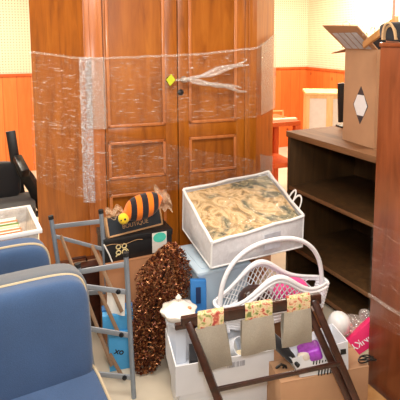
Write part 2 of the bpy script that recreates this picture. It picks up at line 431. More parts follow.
for d0, d1 in ((.106, .535), (.541, .972)):
    ins0 = .012 if d0 < .3 else .065; ins1 = .075 if d0 < .3 else .055
    b = B(); xs0, xs1 = d0+ins0, d1-ins1
    zs = [(.16,.74), (.83,1.055), (1.14,2.0)]
    box(b, (d0,-.026,.085), (xs0,0,2.075), .002); box(b, (xs1,-.026,.085), (d1,0,2.075), .002)
    for z0, z1 in ((.085,.16), (.74,.83), (1.055,1.14), (2.0,2.075)): box(b, (xs0,-.026,z0), (xs1,0,z1), .002)
    door = mesh_obj('door', b, 'ward', ward)
    for z0, z1 in zs:
        b = B(); box(b, (xs0,-.014,z0), (xs1,-.002,z1)); dp = mesh_obj('door_panel', b, 'ward', door)
        b = B(); moulding(b, xs0, xs1, z0, z1, -.024); mesh_obj('moulding', b, 'ward_lit', door)
    if d0 < .3:
        k = P(167, 79, 2.9); k = WM.inverted() @ k
        b = B(); lathe(b, [(.008,0),(.008,.018),(.019,.024),(.022,.034),(.014,.044),(.0,.046)], 16, Matrix.Translation((k.x,-.026,k.z)) @ Matrix.Rotation(PI/2,4,'X'))
        mesh_obj('knob', b, 'dkmetal', door, label='dark knob')
        b = B(); prism(b, [(k.x-.002,-.073,k.z-.036),(k.x+.032,-.071,k.z),(k.x+.006,-.073,k.z+.036),(k.x-.026,-.075,k.z+.004)], (0,-.004,0), 0, .001)
        mesh_obj('tape_tag', b, 'lime', door, label='lime green diamond of tape')
    else:
        k = WM.inverted() @ P(182, 79, 2.9)
        b = B(); lathe(b, [(.008,0),(.008,.018),(.018,.024),(.021,.034),(.013,.044),(.0,.046)], 16, Matrix.Translation((k.x,-.026,k.z)) @ Matrix.Rotation(PI/2,4,'X'))
        mesh_obj('knob', b, 'brass', door)
        k2 = WM.inverted() @ P(180, 92, 2.9)
        b = B(); lathe(b, [(.019,0),(.019,.004),(.012,.007),(.0,.008)], 18, Matrix.Translation((k2.x,-.026,k2.z)) @ Matrix.Rotation(PI/2,4,'X'))
        box(b, (k2.x-.002,-.036,k2.z-.009), (k2.x+.002,-.03,k2.z+.004))
        mesh_obj('keyhole_plate', b, 'dkmetal', door)
# the film: runs round left wing, front and right wing a little off the wood
path = [(-wl-.004,wl-.008), (-.006,-.036), (W+.006,-.036), (W+wr,wr-.006)]
seg = [math.dist(path[i], path[i+1]) for i in range(3)]; tot = sum(seg)
def along(u):
    s = u*tot
    for i in range(3):
        if s <= seg[i] or i == 2:
            f = min(1, s/seg[i]); a, c = path[i], path[i+1]
            return Vector((a[0]+(c[0]-a[0])*f, a[1]+(c[1]-a[1])*f, 0))
        s -= seg[i]
def edge_z(u, prof):
    w = WM @ along(u); d = ray(200,100)
    px = 200 + F*(w.x/(w.y*1.0))*1.0
    for (x0,y0),(x1,y1) in zip(prof, prof[1:]):
        if px <= x1 or (x1,y1) == prof[-1]:
            f = max(0, min(1, (px-x0)/(x1-x0))); return zat(y0+(y1-y0)*f, w.y)
def film(name, mat, u0, u1, top, bot, nu, nv, amp, off):
    b = B()
    def fn(u, v):
        uu = u0+(u1-u0)*u; p = along(uu); zt, zb = edge_z(uu, top), edge_z(uu, bot)
        z = zb+(zt-zb)*v
        n = noise.noise(Vector((uu*18, z*30, off*999)))
        k = WM.inverted()
        cen = Vector((W/2, .3, 0)); dr = (p-cen); dr.z = 0; dr.normalize()
        out = Vector((-.7,-.7,0)) if uu < seg[0]/tot else (Vector((0,-1,0)) if uu < (seg[0]+seg[1])/tot else Vector((.62,-.78,0)))
        q = p + out*(off+amp*(n+.6)); q.z = z + .004*noise.noise(Vector((uu*25, 3, 1))); return q
    sheet(b, fn, nu, nv, .0006)
    return mesh_obj(name, b, mat, ward, 60)
TOP = [(30,50),(82,57),(105,57),(200,53),(245,48),(257,47),(274,33)]
film('wrap_edge', 'wrapveil', 0, .985, TOP, [(x_, y_+2.2) for x_, y_ in TOP], 60, 1, .004, .010)
film('stretch_wrap', 'wrap', 0, 1, TOP, [(30,128),(86,128),(200,120),(245,119),(257,117),(274,108)], 90, 16, .006, .004)
film('stretch_wrap', 'wrap', 0, seg[0]/tot, [(30,118),(86,124)], [(30,176),(60,190),(92,200)], 30, 14, .005, .012)
film('stretch_wrap', 'wrap', seg[0]/tot+.005, (seg[0]+seg[1])/tot-.01, [(86,128),(140,138),(200,150),(257,160)], [(86,200),(140,190),(200,188),(257,186)], 60, 14, .005, .012)
uA = seg[0]/tot; uB = (seg[0]+seg[1])/tot
film('stretch_wrap', 'wrapveil', uA+.004, uA+.062, TOP, [(86,128),(110,128)], 8, 20, .004, .016)
film('stretch_wrap', 'wrapcorner', uA-.006, uA+.022, [(80,57),(100,57)], [(80,200),(100,200)], 8, 40, .007, .02)
film('stretch_wrap', 'wrapwing', uB+.004, 1, TOP, [(257,117),(274,108)], 8, 16, .004, .012)
film('stretch_wrap', 'wrapcorner', uB+.004, .98, [(250,153),(274,157)], [(250,172),(274,172)], 8, 8, .006, .01)
# twisted tail of film tied round the right-hand knob
kk = WM.inverted() @ P(182, 79, 2.9)
b = B()
for tgt in ((246,60),(248,64),(240,88),(246,91)):
    e = WM.inverted() @ P(tgt[0], tgt[1], 3.0); e.y = -.05; a = Vector((kk.x+.01,-.085,kk.z))
    pts = []
    for i in range(14):
        f = i/13; p = a.lerp(e, f); p.z += .008*math.sin(f*9+tgt[1]); p.y -= .012*math.sin(f*PI); pts.append(p)
    tube(b, pts, [.003+.004*math.sin(PI*i/13) for i in range(14)], 7, flat=1.8)
superq(b, (kk.x,-.08,kk.z), (.026,.016,.016), .9, 14, 8, wob=.3)
tube(b, [(kk.x-.05,-.05,kk.z-.004), (kk.x-.02,-.08,kk.z), (kk.x+.02,-.085,kk.z+.004)], [.004,.01,.012], 7)
mesh_obj('twisted_film', b, 'wraptwist', ward, 60)

# ------------------------------------------------------------------ bookcase
BX = Vector((.43,-.90,0)).normalized(); BANG = math.degrees(math.atan2(BX.y, BX.x))
F0 = PZ(288, 131, 1.04); BL, BD, BH = .86, .60, 1.04
BM_ = frame(F0.x, F0.y, 0, BANG)         # local x towards the camera along the front, local y to the back
bk = thing('bookcase', 'dark walnut open bookcase with empty shelves beside the wardrobe', 'bookcase', BM_)
b = B(); box(b, (-.008,-.01,BH-.038), (BL,BD,BH), .003); mesh_obj('top', b, 'book_top', bk)
for x0 in (0, BL-.022):
    b = B(); box(b, (x0,0,0), (x0+.022,BD,BH-.038), .001); mesh_obj('side_panel', b, 'book', bk)
b = B(); box(b, (.022,BD-.014,.0), (BL-.022,BD,BH-.038)); mesh_obj('back_panel', b, 'book', bk)
for z in (.06, .262, .668):
    b = B(); box(b, (.022,.004,z-.022), (BL-.022,BD-.014,z), .002); sh = mesh_obj('shelf', b, 'book', bk)
    b = B(); box(b, (.022,-.001,z-.023), (BL-.022,.004,z+.001), .001); mesh_obj('edge_strip', b, 'book_top', sh, label='lighter front edge')
b = B(); box(b, (.022,.03,0), (BL-.022,.05,.038)); mesh_obj('kickboard', b, 'book', bk)

# cardboard carton standing open on the bookcase
c0 = PZ(342.5, 139.5, BH); c1 = PZ(373.5, 149, BH)
ex = (c1-c0); CL = ex.length; cang = math.degrees(math.atan2(ex.y, ex.x)); CM = frame(c0.x, c0.y, BH, cang)
CH = .555; CD_ = .27; t = .005
ct = thing('cardboard_box', 'tall open cardboard box with diamond mark on top of the dark bookcase', 'box', CM)
b = B(); panel_open_box(b, CL, CD_, CH, t, .001); mesh_obj('carton', b, 'card', ct)
b = B(); hexa(b, [(0,0,CH),(CL,0,CH),(CL+.012,-.155,CH+.125),(-.012,-.16,CH+.135),(0,.005,CH+.004),(CL,.005,CH+.004),(CL+.012,-.15,CH+.13),(-.012,-.155,CH+.14)])
fl = mesh_obj('flap', b, 'card', ct, 0)
n_ = Vector((0,-.135,-.155)).normalized()
b = B()
for i in range(4):
    x0 = .03+i*(CL-.05)/4; x1 = x0+(CL-.05)/4*.8
    pts = [Vector((x0,-.01,CH+.007)), Vector((x1,-.01,CH+.007)), Vector((x1,-.115,CH+.096)), Vector((x0,-.115,CH+.096))]
    off = Vector((0,-.66,-.75))*.004
    prism(b, [p+off for p in pts], Vector((0,-.66,-.75))*.002)
mesh_obj('tape_strip', b, 'greystripe', fl, 0, label='pale grey tape strips on the flap')
b = B(); hexa(b, [(0,.01,CH-.002),(0,CD_-.01,CH-.002),(-.11,CD_-.02,CH-.012),(-.11,-.02,CH-.032),(0,.01,CH+.003),(0,CD_-.01,CH+.003),(-.11,CD_-.02,CH-.007),(-.11,-.02,CH-.027)])
mesh_obj('flap', b, 'card_dark', ct, 0)
b = B(); hexa(b, [(0,CD_-.005,CH),(CL,CD_-.005,CH),(CL,CD_+.06,CH+.05),(0,CD_+.06,CH+.05),(0,CD_,CH),(CL,CD_,CH),(CL,CD_+.065,CH+.05),(0,CD_+.065,CH+.05)])
mesh_obj('flap', b, 'card', ct, 0)
# the diamond mark printed on the front
cx = CL*.56; cz = zat(106, (CM @ Vector((cx,0,0))).y)-BH
wv, hv = .066, .112
b = B(); prism(b, [(cx,0,cz-hv),(cx+wv,0,cz),(cx,0,cz+hv),(cx-wv,0,cz)], (0,-.0012,0)); mk = mesh_obj('printed_diamond', b, 'darkgrey', ct, 0, 'dark diamond outline')
b = B(); prism(b, [(cx+x,-.0012,cz+z) for x, z in ((-.028,-.060),(.028,-.060),(.058,0),(.028,.060),(-.028,.060),(-.058,0))], (0,-.0012,0)); mesh_obj('white_hexagon', b, 'offwhite_print', mk, 0)

b = B(); superq(b, (0,0,.28), (.10,.10,.32), .5, 28, 16, wob=.08)
solo('black_coat', b, 'blackcloth', 'bundled black coat sticking up out of the tall open cardboard box', 'coat', CM @ Matrix.Translation((CL*.60,.15,.055)))

# black monitor standing on the bookcase behind the carton
mp = PZ(341.5, 126, BH); mo = BM_.inverted() @ mp
MM = frame(mp.x-.03, mp.y-.05, BH, BANG+90-8)
mon = thing('monitor', 'black flat monitor standing behind the cardboard box on the bookcase', 'monitor', MM)
b = B(); box(b, (-.005,-.012,.035), (.18,.012,.31), .004, Matrix.Rotation(R(-3),4,'Y')); mesh_obj('screen', b, 'blackplastic', mon)
b = B(); box(b, (.0,-.05,0), (.12,.05,.012), .004); box(b, (.045,-.012,.01), (.075,.012,.06), .003); mesh_obj('stand', b, 'blackplastic', mon)

# ------------------------------------------------------------------ tall cabinet on the right
D0 = PZ(367, 384, 0); DM = frame(D0.x, D0.y, 0, BANG)
DL, DD, DH = .95, .48, 1.638
dr = thing('tall_cabinet', 'tall reddish brown wooden cabinet with film round its lower half at right edge', 'cabinet', DM)
b = B(); box(b, (0,0,.0), (DL,DD,DH-.02), .003); mesh_obj('body', b, 'dress', dr)
b = B(); box(b, (-.004,-.006,DH-.02), (DL+.004,DD,DH), .004); mesh_obj('top', b, 'dress', dr)
b = B()
def fnw(u, v):
    z0, z1 = .33, .80
    return Vector((-.003+DL*u, -.007-.004*noise.noise(Vector((u*10, v*14, 4))), z0+(z1-z0)*v+.03*math.sin(u*5)))
sheet(b, fnw, 50, 20, .0006); mesh_obj('stretch_wrap', b, 'wraplight', dr, 60)
b = B()
def fnv(u, v): return Vector((-.003+DL*u, -.012-.004*noise.noise(Vector((u*12, v*5, 9))), .45+.018*v-.0*u))
sheet(b, fnv, 40, 4, .0006); mesh_obj('wrap_edge', b, 'wrapveil', dr, 60)

# things lying on the tall cabinet
def on_cab(x, y, z=0, yaw=0): return DM @ Matrix.Translation((x, y, DH+z)) @ Matrix.Rotation(R(yaw), 4, 'Z')
bg = thing('handbag', 'black handbag with tan rope handles on the tall cabinet', 'bag', on_cab(.115,.075,0,4))
b = B(); superq(b, (0,0,.045), (.155,.065,.045), .5, 26, 12, wob=.12); mesh_obj('bag_body', b, 'blackcloth', bg)
for sx in (-1, 1):
    for q in (0, 1):
        b = B(); y = -.055-.012*q
        tube(b, [Vector((sx*.075+.034*math.cos(a), y-.01*math.sin(a), .012+.06*math.sin(a)*(1+.2*q))) for a in [PI*i/14 for i in range(15)]], .0055, 8)
        mesh_obj('handle', b, 'rope', bg)
e0 = P(364, 45, 2.55); e1 = P(397, 20, 2.10)
b = B(); mid = (e0+e1)/2; bar(b, e0-mid, e1-mid, .016, .036, .003)
solo('wooden_board', b, 'board', 'tan wooden board leaning from the cardboard box up over the black handbag', 'board', Matrix.Translation(mid))
def wire_hook(px, py, Y, label):
    c = P(px, py, Y); b = B()
    pts = [Vector((0,0,-.035)), Vector((0,0,-.012))] + arc((-.014,0,0), .014, -.5, PI+.3, 12)
    tube(b, pts, .0022, 6); solo('wire_hook', b, 'wire', label, 'hook', Matrix.Translation(c) @ Matrix.Rotation(R(25),4,'Z'), 'wire hanger hooks above the cardboard box')
wire_hook(367, 35, 2.5, 'small wire hook lower of two on the tan board')
wire_hook(375, 30, 2.4, 'small wire hook higher of two on the tan board')
hg = P(343, 32, 3.0); b = B()
tube(b, [Vector((-.0,0,-.1)), Vector((0,0,.02))] + arc((.02,0,.045), .022, PI*1.15, -.2, 12), .0024, 6)
solo('wire_hanger', b, 'wire', 'white wire hanger hook rising behind the open box flap', 'hanger', Matrix.Translation(hg))
b = B(); tube(b, [(0,0,0),(0,0,.6)], .007, 8); lathe(b, [(.03,0),(.03,.01),(.006,.014)], 14)
pp = P(396, 20, 2.3); solo('slim_pole', b, 'pole', 'slim pinkish upright pole above the tall cabinet', 'pole', Matrix.Translation((pp.x-.005, pp.y+.02, DH)))

# ------------------------------------------------------------------ back corner of the room
tb = P(262, 124, 4.6); TM = frame(tb.x, tb.y, 0, 20)
tz = zat(124, 4.6)
tbl = thing('pine_stand', 'orange pine stand with low shelf behind the wardrobe and bookcase', 'table', TM)
b = B(); box(b, (0,0,tz-.045), (.44,.5,tz), .004); mesh_obj('tabletop', b, 'pinewood', tbl)
b = B(); box(b, (.03,.03,.36), (.41,.47,.41), .003); mesh_obj('low_shelf', b, 'pinewood', tbl)
b = B(); box(b, (.03,.46,.41), (.41,.48,tz-.045)); mesh_obj('back_board', b, 'pinewood', tbl)
for x in (.0,.38):
    for y in (.0,.44):
        b = B(); box(b, (x,y,0), (x+.06,y+.06,tz-.045), .003); mesh_obj('leg', b, 'pinewood', tbl)
# pale framed cabinet
pc = P(306, 125, 4.95); PMx = frame(pc.x, pc.y, 0, -8)
ph = zat(93, 4.95)
cb = thing('display_cabinet', 'pale birch cabinet with white door panels below the pegboard wall', 'cabinet', PMx)
b = B(); box(b, (0,.02,0), (.72,.42,.03)); box(b, (0,.02,0), (.03,.42,ph-.03)); box(b, (.69,.02,0), (.72,.42,ph-.03)); box(b, (0,.4,0), (.72,.42,ph-.03)); mesh_obj('body', b, 'pale_wood', cb)
b = B(); box(b, (-.012,-.01,ph-.03), (.732,.43,ph), .004); mesh_obj('top', b, 'pale_wood', cb)
for x0 in (.0,.24,.48):
    b = B(); w_ = .24
    for q in (((x0,0,.02),(x0+.034,.02,ph-.03)), ((x0+w_-.034,0,.02),(x0+w_,.02,ph-.03)), ((x0+.034,0,.02),(x0+w_-.034,.02,.08)), ((x0+.034,0,ph-.06),(x0+w_-.034,.02,ph-.03))): box(b, q[0], q[1], .002)
    d = mesh_obj('door', b, 'pale_wood', cb)
    b = B(); box(b, (x0+.034,.008,.08), (x0+w_-.034,.014,ph-.06)); mesh_obj('panel', b, 'paper', d, label='white door panel')
# small things on the pine stand
q = TM @ Vector((.28,.2,tz)); b = B()
for k in (((-.07,-.008,0),(.07,.008,.012)), ((-.07,-.008,.075),(.07,.008,.087)), ((-.07,-.008,0),(-.056,.008,.087)), ((.056,-.008,0),(.07,.008,.087))): box(b, k[0], k[1], .001)
solo('small_frame', b, 'pale_wood', 'small empty cream frame standing on the orange pine stand', 'frame', Matrix.Translation(q) @ Matrix.Rotation(R(14),4,'Z'))
q = TM @ Vector((.30,.08,tz)); b = B(); box(b, (-.13,-.03,0), (.13,.03,.022), .003); solo('flat_box', b, 'cream', 'flat cream strip box lying on the orange pine stand', 'box', Matrix.Translation(q) @ Matrix.Rotation(R(20),4,'Z'))

# ------------------------------------------------------------------ black office chair at far left
oc = P(12, 200, 3.3)
och = thing('office_chair', 'black office chair against the pine wainscot at far left', 'chair', frame(oc.x-.1, oc.y, 0, 20))
b = B(); superq(b, (0,0,.47), (.25,.25,.05), .4, 28, 10); mesh_obj('seat', b, 'blackcloth', och)
b = B(); superq(b, (-.07,.10,.64), (.23,.05,.14), .45, 26, 12, T=Matrix.Rotation(R(-4),4,'X')); mesh_obj('backrest', b, 'blackcloth', och)
b = B(); box(b, (.075,.12,.52), (.14,.135,.99), .004, Matrix.Translation((.09,0,0)) @ Matrix.Rotation(R(-5.5),4,'Y')); mesh_obj('back_bar', b, 'blackplastic', och)
b = B(); bar(b, (.14,.1,.80), (.19,-.10,.73), .06, .06, .012); mesh_obj('armrest', b, 'blackplastic', och)
b = B(); tube(b, [(.13,.1,.80),(.16,.08,.73),(.20,.06,.66),(.245,.04,.58),(.27,.02,.48),(.27,.0,.40),(.1,0,.41)], [.022,.03,.036,.036,.03,.024,.02], 8, flat=1.5); mesh_obj('arm_support', b, 'blackplastic', och)
b = B(); tube(b, [(0,0,.08),(0,0,.43)], .028, 12); mesh_obj('column', b, 'blackplastic', och)
for i in range(5):
    a = 2*PI*i/5; b = B(); bar(b, (0,0,.09), (.28*math.cos(a),.28*math.sin(a),.06), .04, .03, .005)
    lathe(b, [(.0,0),(.022,.004),(.022,.05),(.0,.054)], 12, Matrix.Translation((.27*math.cos(a),.27*math.sin(a),0))); mesh_obj('base_arm', b, 'blackplastic', och)

# ------------------------------------------------------------------ two blue upholstered chairs
def blue_chair(label, mat4, facing):
    """local x along the back, origin at the right end of the back on the floor, seat towards -y (or +y)"""
    w = .66; s = -1 if facing else 1
    ch = thing('upholstered_chair', label, 'chair', mat4); dz = 0 if facing else -.02
    lean = Matrix.Translation((0,0,.40)) @ Matrix.Rotation(R(-7)*(1 if facing else -1),4,'X') @ Matrix.Translation((0,0,-.40))
    b = B(); superq(b, (-w/2,.0,.44+dz), (w/2,.075,.34+dz), .28, 44, 20, T=lean); mesh_obj('back_frame', b, 'bluegrey' if facing else 'blue', ch)
    if facing:
        b = B(); superq(b, (-w/2+.0,-.085,.565), (w/2-.02,.075,.205), .32, 44, 20, T=lean, wob=.02); cu = mesh_obj('back_cushion', b, 'blue', ch)
        def ring(y, sc=1.0, z0=.565, hz=.2, hx=w/2-.024):
            pts = []
            for i in range(72):
                a = 2*PI*i/72; cs, sn = math.cos(a), math.sin(a)
                pts.append(lean @ Vector((-w/2+math.copysign(abs(cs)**.32, cs)*hx*sc, y, z0+math.copysign(abs(sn)**.32, sn)*hz*sc)))
            return pts
        b = B(); tube(b, ring(-.068, 1.0, .565, .206, w/2-.019), .0055, 6, True); mesh_obj('piping', b, 'piping', cu)
    else:
        pts = []
        for i in range(72):
            a = 2*PI*i/72; cs, sn = math.cos(a), math.sin(a)
            pts.append(lean @ Vector((-w/2+math.copysign(abs(cs)**.28, cs)*(w/2+.001), -.02, .44+dz+math.copysign(abs(sn)**.28, sn)*(.341+dz))))
        b = B(); tube(b, pts, .006, 6, True); mesh_obj('piping', b, 'piping', ch)
    b = B(); superq(b, (-w/2,s*.31,.36), (w/2-.005,.27,.075), .26, 44, 16); st = mesh_obj('seat_cushion', b, 'blue', ch)
    pts = []
    for i in range(72):
        a = 2*PI*i/72; cs, sn = math.cos(a), math.sin(a)
        pts.append(Vector((-w/2+math.copysign(abs(cs)**.26, cs)*(w/2-.012), s*.31+math.copysign(abs(sn)**.26, sn)*.263, .424)))
    b = B(); tube(b, pts, .0055, 6, True); mesh_obj('piping', b, 'piping', st)
    b = B(); box(b, (-w+.01,min(0,s*.56),.1), (-.01,max(0,s*.56),.30), .02); mesh_obj('seat_base', b, 'bluegrey', ch)
    for x in (-.06,-w+.06):
        for y in (0,s*.5):
            b = B(); box(b, (x-.025,y-.025,0), (x+.025,y+.025,.12), .004); mesh_obj('leg', b, 'rackwood', ch)
    return ch
fc = P(90, 330, 1.80)
blue_chair('blue upholstered chair with cream piping in the left foreground, nearest the camera', frame(fc.x, fc.y, 0, 27), True)
rc = P(48, 260, 2.20)
rearM = frame(rc.x, rc.y, 0, 27)
blue_chair('blue upholstered chair turned away behind the nearest blue chair, clear tote on it', rearM, False)

# clear tote of books on the rear chair's seat
tp = rearM @ Vector((-.275,.335,.4365)); TT = frame(tp.x, tp.y, tp.z, 27)
to = thing('storage_tote', 'clear plastic tote of books on the seat of the rear blue chair', 'tote', TT)
b = B(); L, D_, Hh, t = .52, .38, .275, .004
def ring4(x, y, z): return [(-x,-y,z),(x,-y,z),(x,y,z),(-x,y,z)]
lo, hi = ring4(.225,.16,.0), ring4(.26,.19,Hh)
for i in range(4):
    j = (i+1) % 4
    a0, a1, b0, b1 = map(Vector, (lo[i], lo[j], hi[i], hi[j]))
    nrm = (a1-a0).cross(b0-a0).normalized()*t
    hexa(b, [a0, a1, a1-nrm, a0-nrm, b0, b1, b1-nrm, b0-nrm])
box(b, (-.225,-.16,0), (.225,.16,.004))
body = mesh_obj('tub', b, 'totec', to, 0)
b = B()
for q in (((-.275,-.205,Hh-.016),(.275,-.186,Hh+.004)), ((-.275,.186,Hh-.016),(.275,.205,Hh+.004)), ((-.275,-.19,Hh-.016),(-.255,.19,Hh+.004)), ((.255,-.19,Hh-.016),(.275,.19,Hh+.004))): box(b, q[0], q[1], .003)
mesh_obj('rim', b, 'whiteplastic', to)
rows = [('salmon','salmon','front'),('cream','cream','second from front'),('green','green','middle'),('salmon','salmon','second from back'),('paper','white','back')]
for i, (mt, nm, place) in enumerate(rows):
    y = -.116+.058*i; b = B(); hgt = .262-.006*i
    o = thing('book', '%s covered large book in the clear tote, %s of the row' % (nm, place), 'book', TT @ Matrix.Translation((0,y,.005)), 'books in the clear tote')
    box(b, (-.19,-.024,0), (.19,-.018,hgt), .001); box(b, (-.19,.018,0), (.19,.024,hgt), .001); box(b, (-.19,-.018,0), (-.184,.018,hgt), .001)
    mesh_obj('cover', b, mt, o, 0)
    b = B(); box(b, (-.182,-.017,.002), (.184,.017,hgt-.008)); mesh_obj('pages', b, 'paper' if i != 2 else 'cream', o, 0)

# ------------------------------------------------------------------ grey metal folding rack
g_fl, g_fr = P(51, 218, 2.42), P(101, 212, 2.40)
g_nl, g_nr = P(78, 266, 2.08), P(126, 255, 2.06)
def foot(top, px, py):
    f = P(px, py, top.y); k = (0-top.z)/(f.z-top.z) if False else top.z/(top.z-f.z); return top+(f-top)*k
feet = [foot(g_fl, 60, 275), foot(g_fr, 108, 300), foot(g_nl, 97, 400), foot(g_nr, 134, 400)]
gb = (feet[0]+feet[1]+feet[2]+feet[3])/4; gb.z = 0
gr = thing('metal_rack', 'grey metal folding rack with black capped posts beside the blue chairs', 'rack', Matrix.Translation(gb))
tops = [g_fl, g_fr, g_nl, g_nr]
for tpv, ft in zip(tops, feet):
    b = B(); tube(b, [ft-gb, tpv-gb], .0115, 12); p_ = mesh_obj('post', b, 'steel', gr)
    b = B(); d = (tpv-ft).normalized(); tube(b, [tpv-gb-d*.006, tpv-gb+d*.012], .0135, 12); mesh_obj('post_cap', b, 'rubber', p_)
def on_post(i, py):
    tpv, ft = tops[i], feet[i]; zz = zat(py, (tpv.y+ft.y)/2); k = (tpv.z-zz)/(tpv.z-ft.z); return tpv+(ft-tpv)*k-gb
def rail(i, yi, j, yj, mat='steelflat', w=.008, h=.024):
    b = B(); bar(b, on_post(i, yi), on_post(j, yj), w, h, .002); return mesh_obj('rail', b, mat, gr)
rail(0, 225, 1, 220); rail(0, 234, 1, 248, h=.02); rail(0,292,1,290); 
rail(2, 270, 3, 263)
for yi, yj in ((284, 291), (326, 334), (371, 376)):
    r_ = rail(2, yi, 3, yj)
    bp = on_post(3, yj)+(on_post(2, yi)-on_post(3, yj))*.2
    b = B(); lathe(b, [(.0,0),(.011,.0),(.011,.007),(.006,.010),(.0,.010)], 14, Matrix.Translation(bp+Vector((0,-.004,0))) @ Matrix.Rotation(PI/2,4,'X')); mesh_obj('bolt', b, 'bolt', r_)
def strut(p0, Y0, p1, Y1):
    b = B(); bar(b, P(p0[0],p0[1],Y0)-gb, P(p1[0],p1[1],Y1)-gb, .018, .008, .002, (0,1,0)); mesh_obj('strut', b, 'strut', gr)
strut((61,236), 2.40, (76,275), 2.12); strut((92,245), 2.40, (122,312), 2.15)
strut((99,290), 2.34, (118,332), 2.15); strut((98,332), 2.34, (122,376), 2.15); strut((84,292), 2.34, (112,366), 2.12); strut((112,372),2.30,(126,400),2.1)

# ------------------------------------------------------------------ big brown carton, black boxes, sign and plush bee
def carton(name, label, x0, y0, yaw, L, D, Hh, mat, z=0, flaps=True, cat='box'):
    o = thing(name, label, cat, frame(x0, y0, z, yaw)); b = B()
    box(b, (0,0,.0), (L,D,Hh), .003); mesh_obj('carton', b, mat, o)
    if flaps:
        b = B(); box(b, (.0,0,Hh), (L,D/2-.002,Hh+.004)); mesh_obj('flap', b, mat, o, 0)
        b = B(); box(b, (.0,D/2+.002,Hh), (L,D,Hh+.004)); mesh_obj('flap', b, mat, o, 0)
    return o
KZ = .50
k0 = PZ(106, 265, KZ)
carton('cardboard_box', 'large brown cardboard box under the black boxes behind the grey rack', k0.x, k0.y, 22, .37, .21, KZ-.004, 'card_dark')
# black shoebox
sb0 = PZ(105, 263.5, KZ); sb1 = PZ(172, 250.5, KZ)
ey = (sb1-sb0); SL = ey.length; SM = frame(sb0.x, sb0.y, KZ+.001, math.degrees(math.atan2(ey.y, ey.x)), 0, 0)
KT = Matrix.Rotation(-math.asin(max(-.2, min(.2, 0))),4,'Y')
sb = thing('shoebox', 'glossy black shoebox with gold emblem and teal sticker on the brown cardboard box', 'box', SM)
SH, SD = .124, .19
b = B(); box(b, (0,0,0), (SL,SD,SH-.03), .002); mesh_obj('box_body', b, 'black', sb)
b = B(); box(b, (-.004,-.004,SH-.032), (SL+.004,SD+.004,SH), .002); lid = mesh_obj('lid', b, 'black', sb)
b = B(); sheet(b, lambda u, v: Vector((-.002+(SL*.55)*u, -.006-.002*math.sin(u*7), SH-.03-.002*v+.006*math.sin(u*9))), 24, 1, .002); mesh_obj('tissue_edge', b, 'kraft', sb, label='pale crumpled edge along the lid')
# emblem: two ringed letters over two
em = SM.inverted() @ P(121.5, 249.5, sb0.y+.03); b = B()
for dx in (-.0155, .0155):
    for dz in (-.0155, .0155):
        tube(b, [Vector((em.x+dx+.0115*math.cos(a), -.002, em.z+dz+.0115*math.sin(a))) for a in [2*PI*i/18 for i in range(18)]], .0032, 6, True)
for s in (-1, 1): bar(b, (em.x+s*.014,-.002,em.z-.02), (em.x+s*.034,-.002,em.z-.036) if s > 0 else (em.x-.03,-.002,em.z-.034), .004, .006, 0, (0,1,0))
bar(b, (em.x+.022,-.002,em.z+.004), (em.x+.036,-.002,em.z-.012), .004, .006, 0, (0,1,0))
mesh_obj('emblem', b, 'gold', sb)
l0 = SM.inverted() @ P(152.5, 249, sb0.y+.09); l1 = SM.inverted() @ P(168, 234, 2.6)
b = B(); box(b, (l0.x,-.0062,.008), (l0.x+.082,-.0045,.118), .0004); lb = mesh_obj('paper_label', b, 'label', sb, label='pale paper label')
b = B(); lathe(b, [(.0,0),(.036,0),(.036,.0012),(.0,.0014)], 24, Matrix.Translation((l0.x+.042,-.0062,.09)) @ Matrix.Rotation(PI/2,4,'X') @ Matrix.Scale(.75,4,(0,1,0))); mesh_obj('round_sticker', b, 'teal', lb, label='teal round sticker')
b = B(); tube(b, [(-.004,-.006,SH-.02),(.02,-.012,.05),(.035,-.01,.004)], .004, 6); mesh_obj('cord', b, 'paper', sb, label='white cord across the end')
# black framed sign / box lid standing on the shoebox
gz_ = KZ+SH+.003; g0 = PZ(108.5, 238.5, gz_); g1 = PZ(163.5, 224.5, gz_); ge = g1-g0
rl = math.degrees(math.atan2(ge.z, math.hypot(ge.x, ge.y)))
GM = frame(g0.x, g0.y, gz_, math.degrees(math.atan2(ge.y, ge.x)), -20)
GL, GH = math.hypot(ge.x, ge.y), (.110)
sg = thing('box_lid', 'dark slate tray with kraft rim propped upright in front of the plush bee', 'box lid', GM)
b = B(); box(b, (.006,.004,.008), (GL-.006,.01,GH-.008)); pn = mesh_obj('panel', b, 'blackboard', sg, 0)
b = B()
for q in (((0,0,0),(GL,.03,.009)), ((0,0,GH-.006),(GL,.03,GH)), ((0,0,.0),(.009,.03,GH)), ((GL-.009,0,.0),(GL,.03,GH))): box(b, q[0], q[1], .001)
mesh_obj('rim', b, 'kraft', sg)
lettering('lettering', 'BOUTIQUE', .031, 'kraft', pn, Matrix.Translation((GL*.50,.0035,GH*.36)) @ Matrix.Rotation(PI/2,4,'X'), .0006)
# bee
bc = P(142.5, 206.5, g0.y+.075); EM = basis(bc, Vector((.91,.36,.16)), Vector((-.36,.91,0)))
bee = thing('plush_bee', 'striped orange and black plush bee with yellow face slumped over the dark slate tray', 'plush toy', EM)
b = B(); half = (.104,.058,.066); nseg = 64; rings = []
for i in range(nseg+1):
    x = -1+2*i/nseg; r = max(0.02, (1-abs(x)**2.6))**.5; rings.append((x*half[0], r))
prev = None
def stripe(x):
    u = (x/half[0]+1)/2
    return 1 if (.15 < u < .30 or .44 < u < .60 or .73 < u < .87) else 0
vr = []
for x, r in rings: vr.append([b.verts.new((x+.012*math.sin(2*PI*j/24), half[1]*r*math.cos(2*PI*j/24), half[2]*r*math.sin(2*PI*j/24))) for j in range(24)])
for i in range(nseg):
    for j in range(24):
        f = b.faces.new((vr[i][j], vr[i][(j+1)%24], vr[i+1][(j+1)%24], vr[i+1][j])); f.material_index = stripe((rings[i][0]+rings[i+1][0])/2)
b.faces.new(vr[0][::-1]); b.faces.new(vr[-1])
mesh_obj('body', b, ['orange','knitblack'], bee)
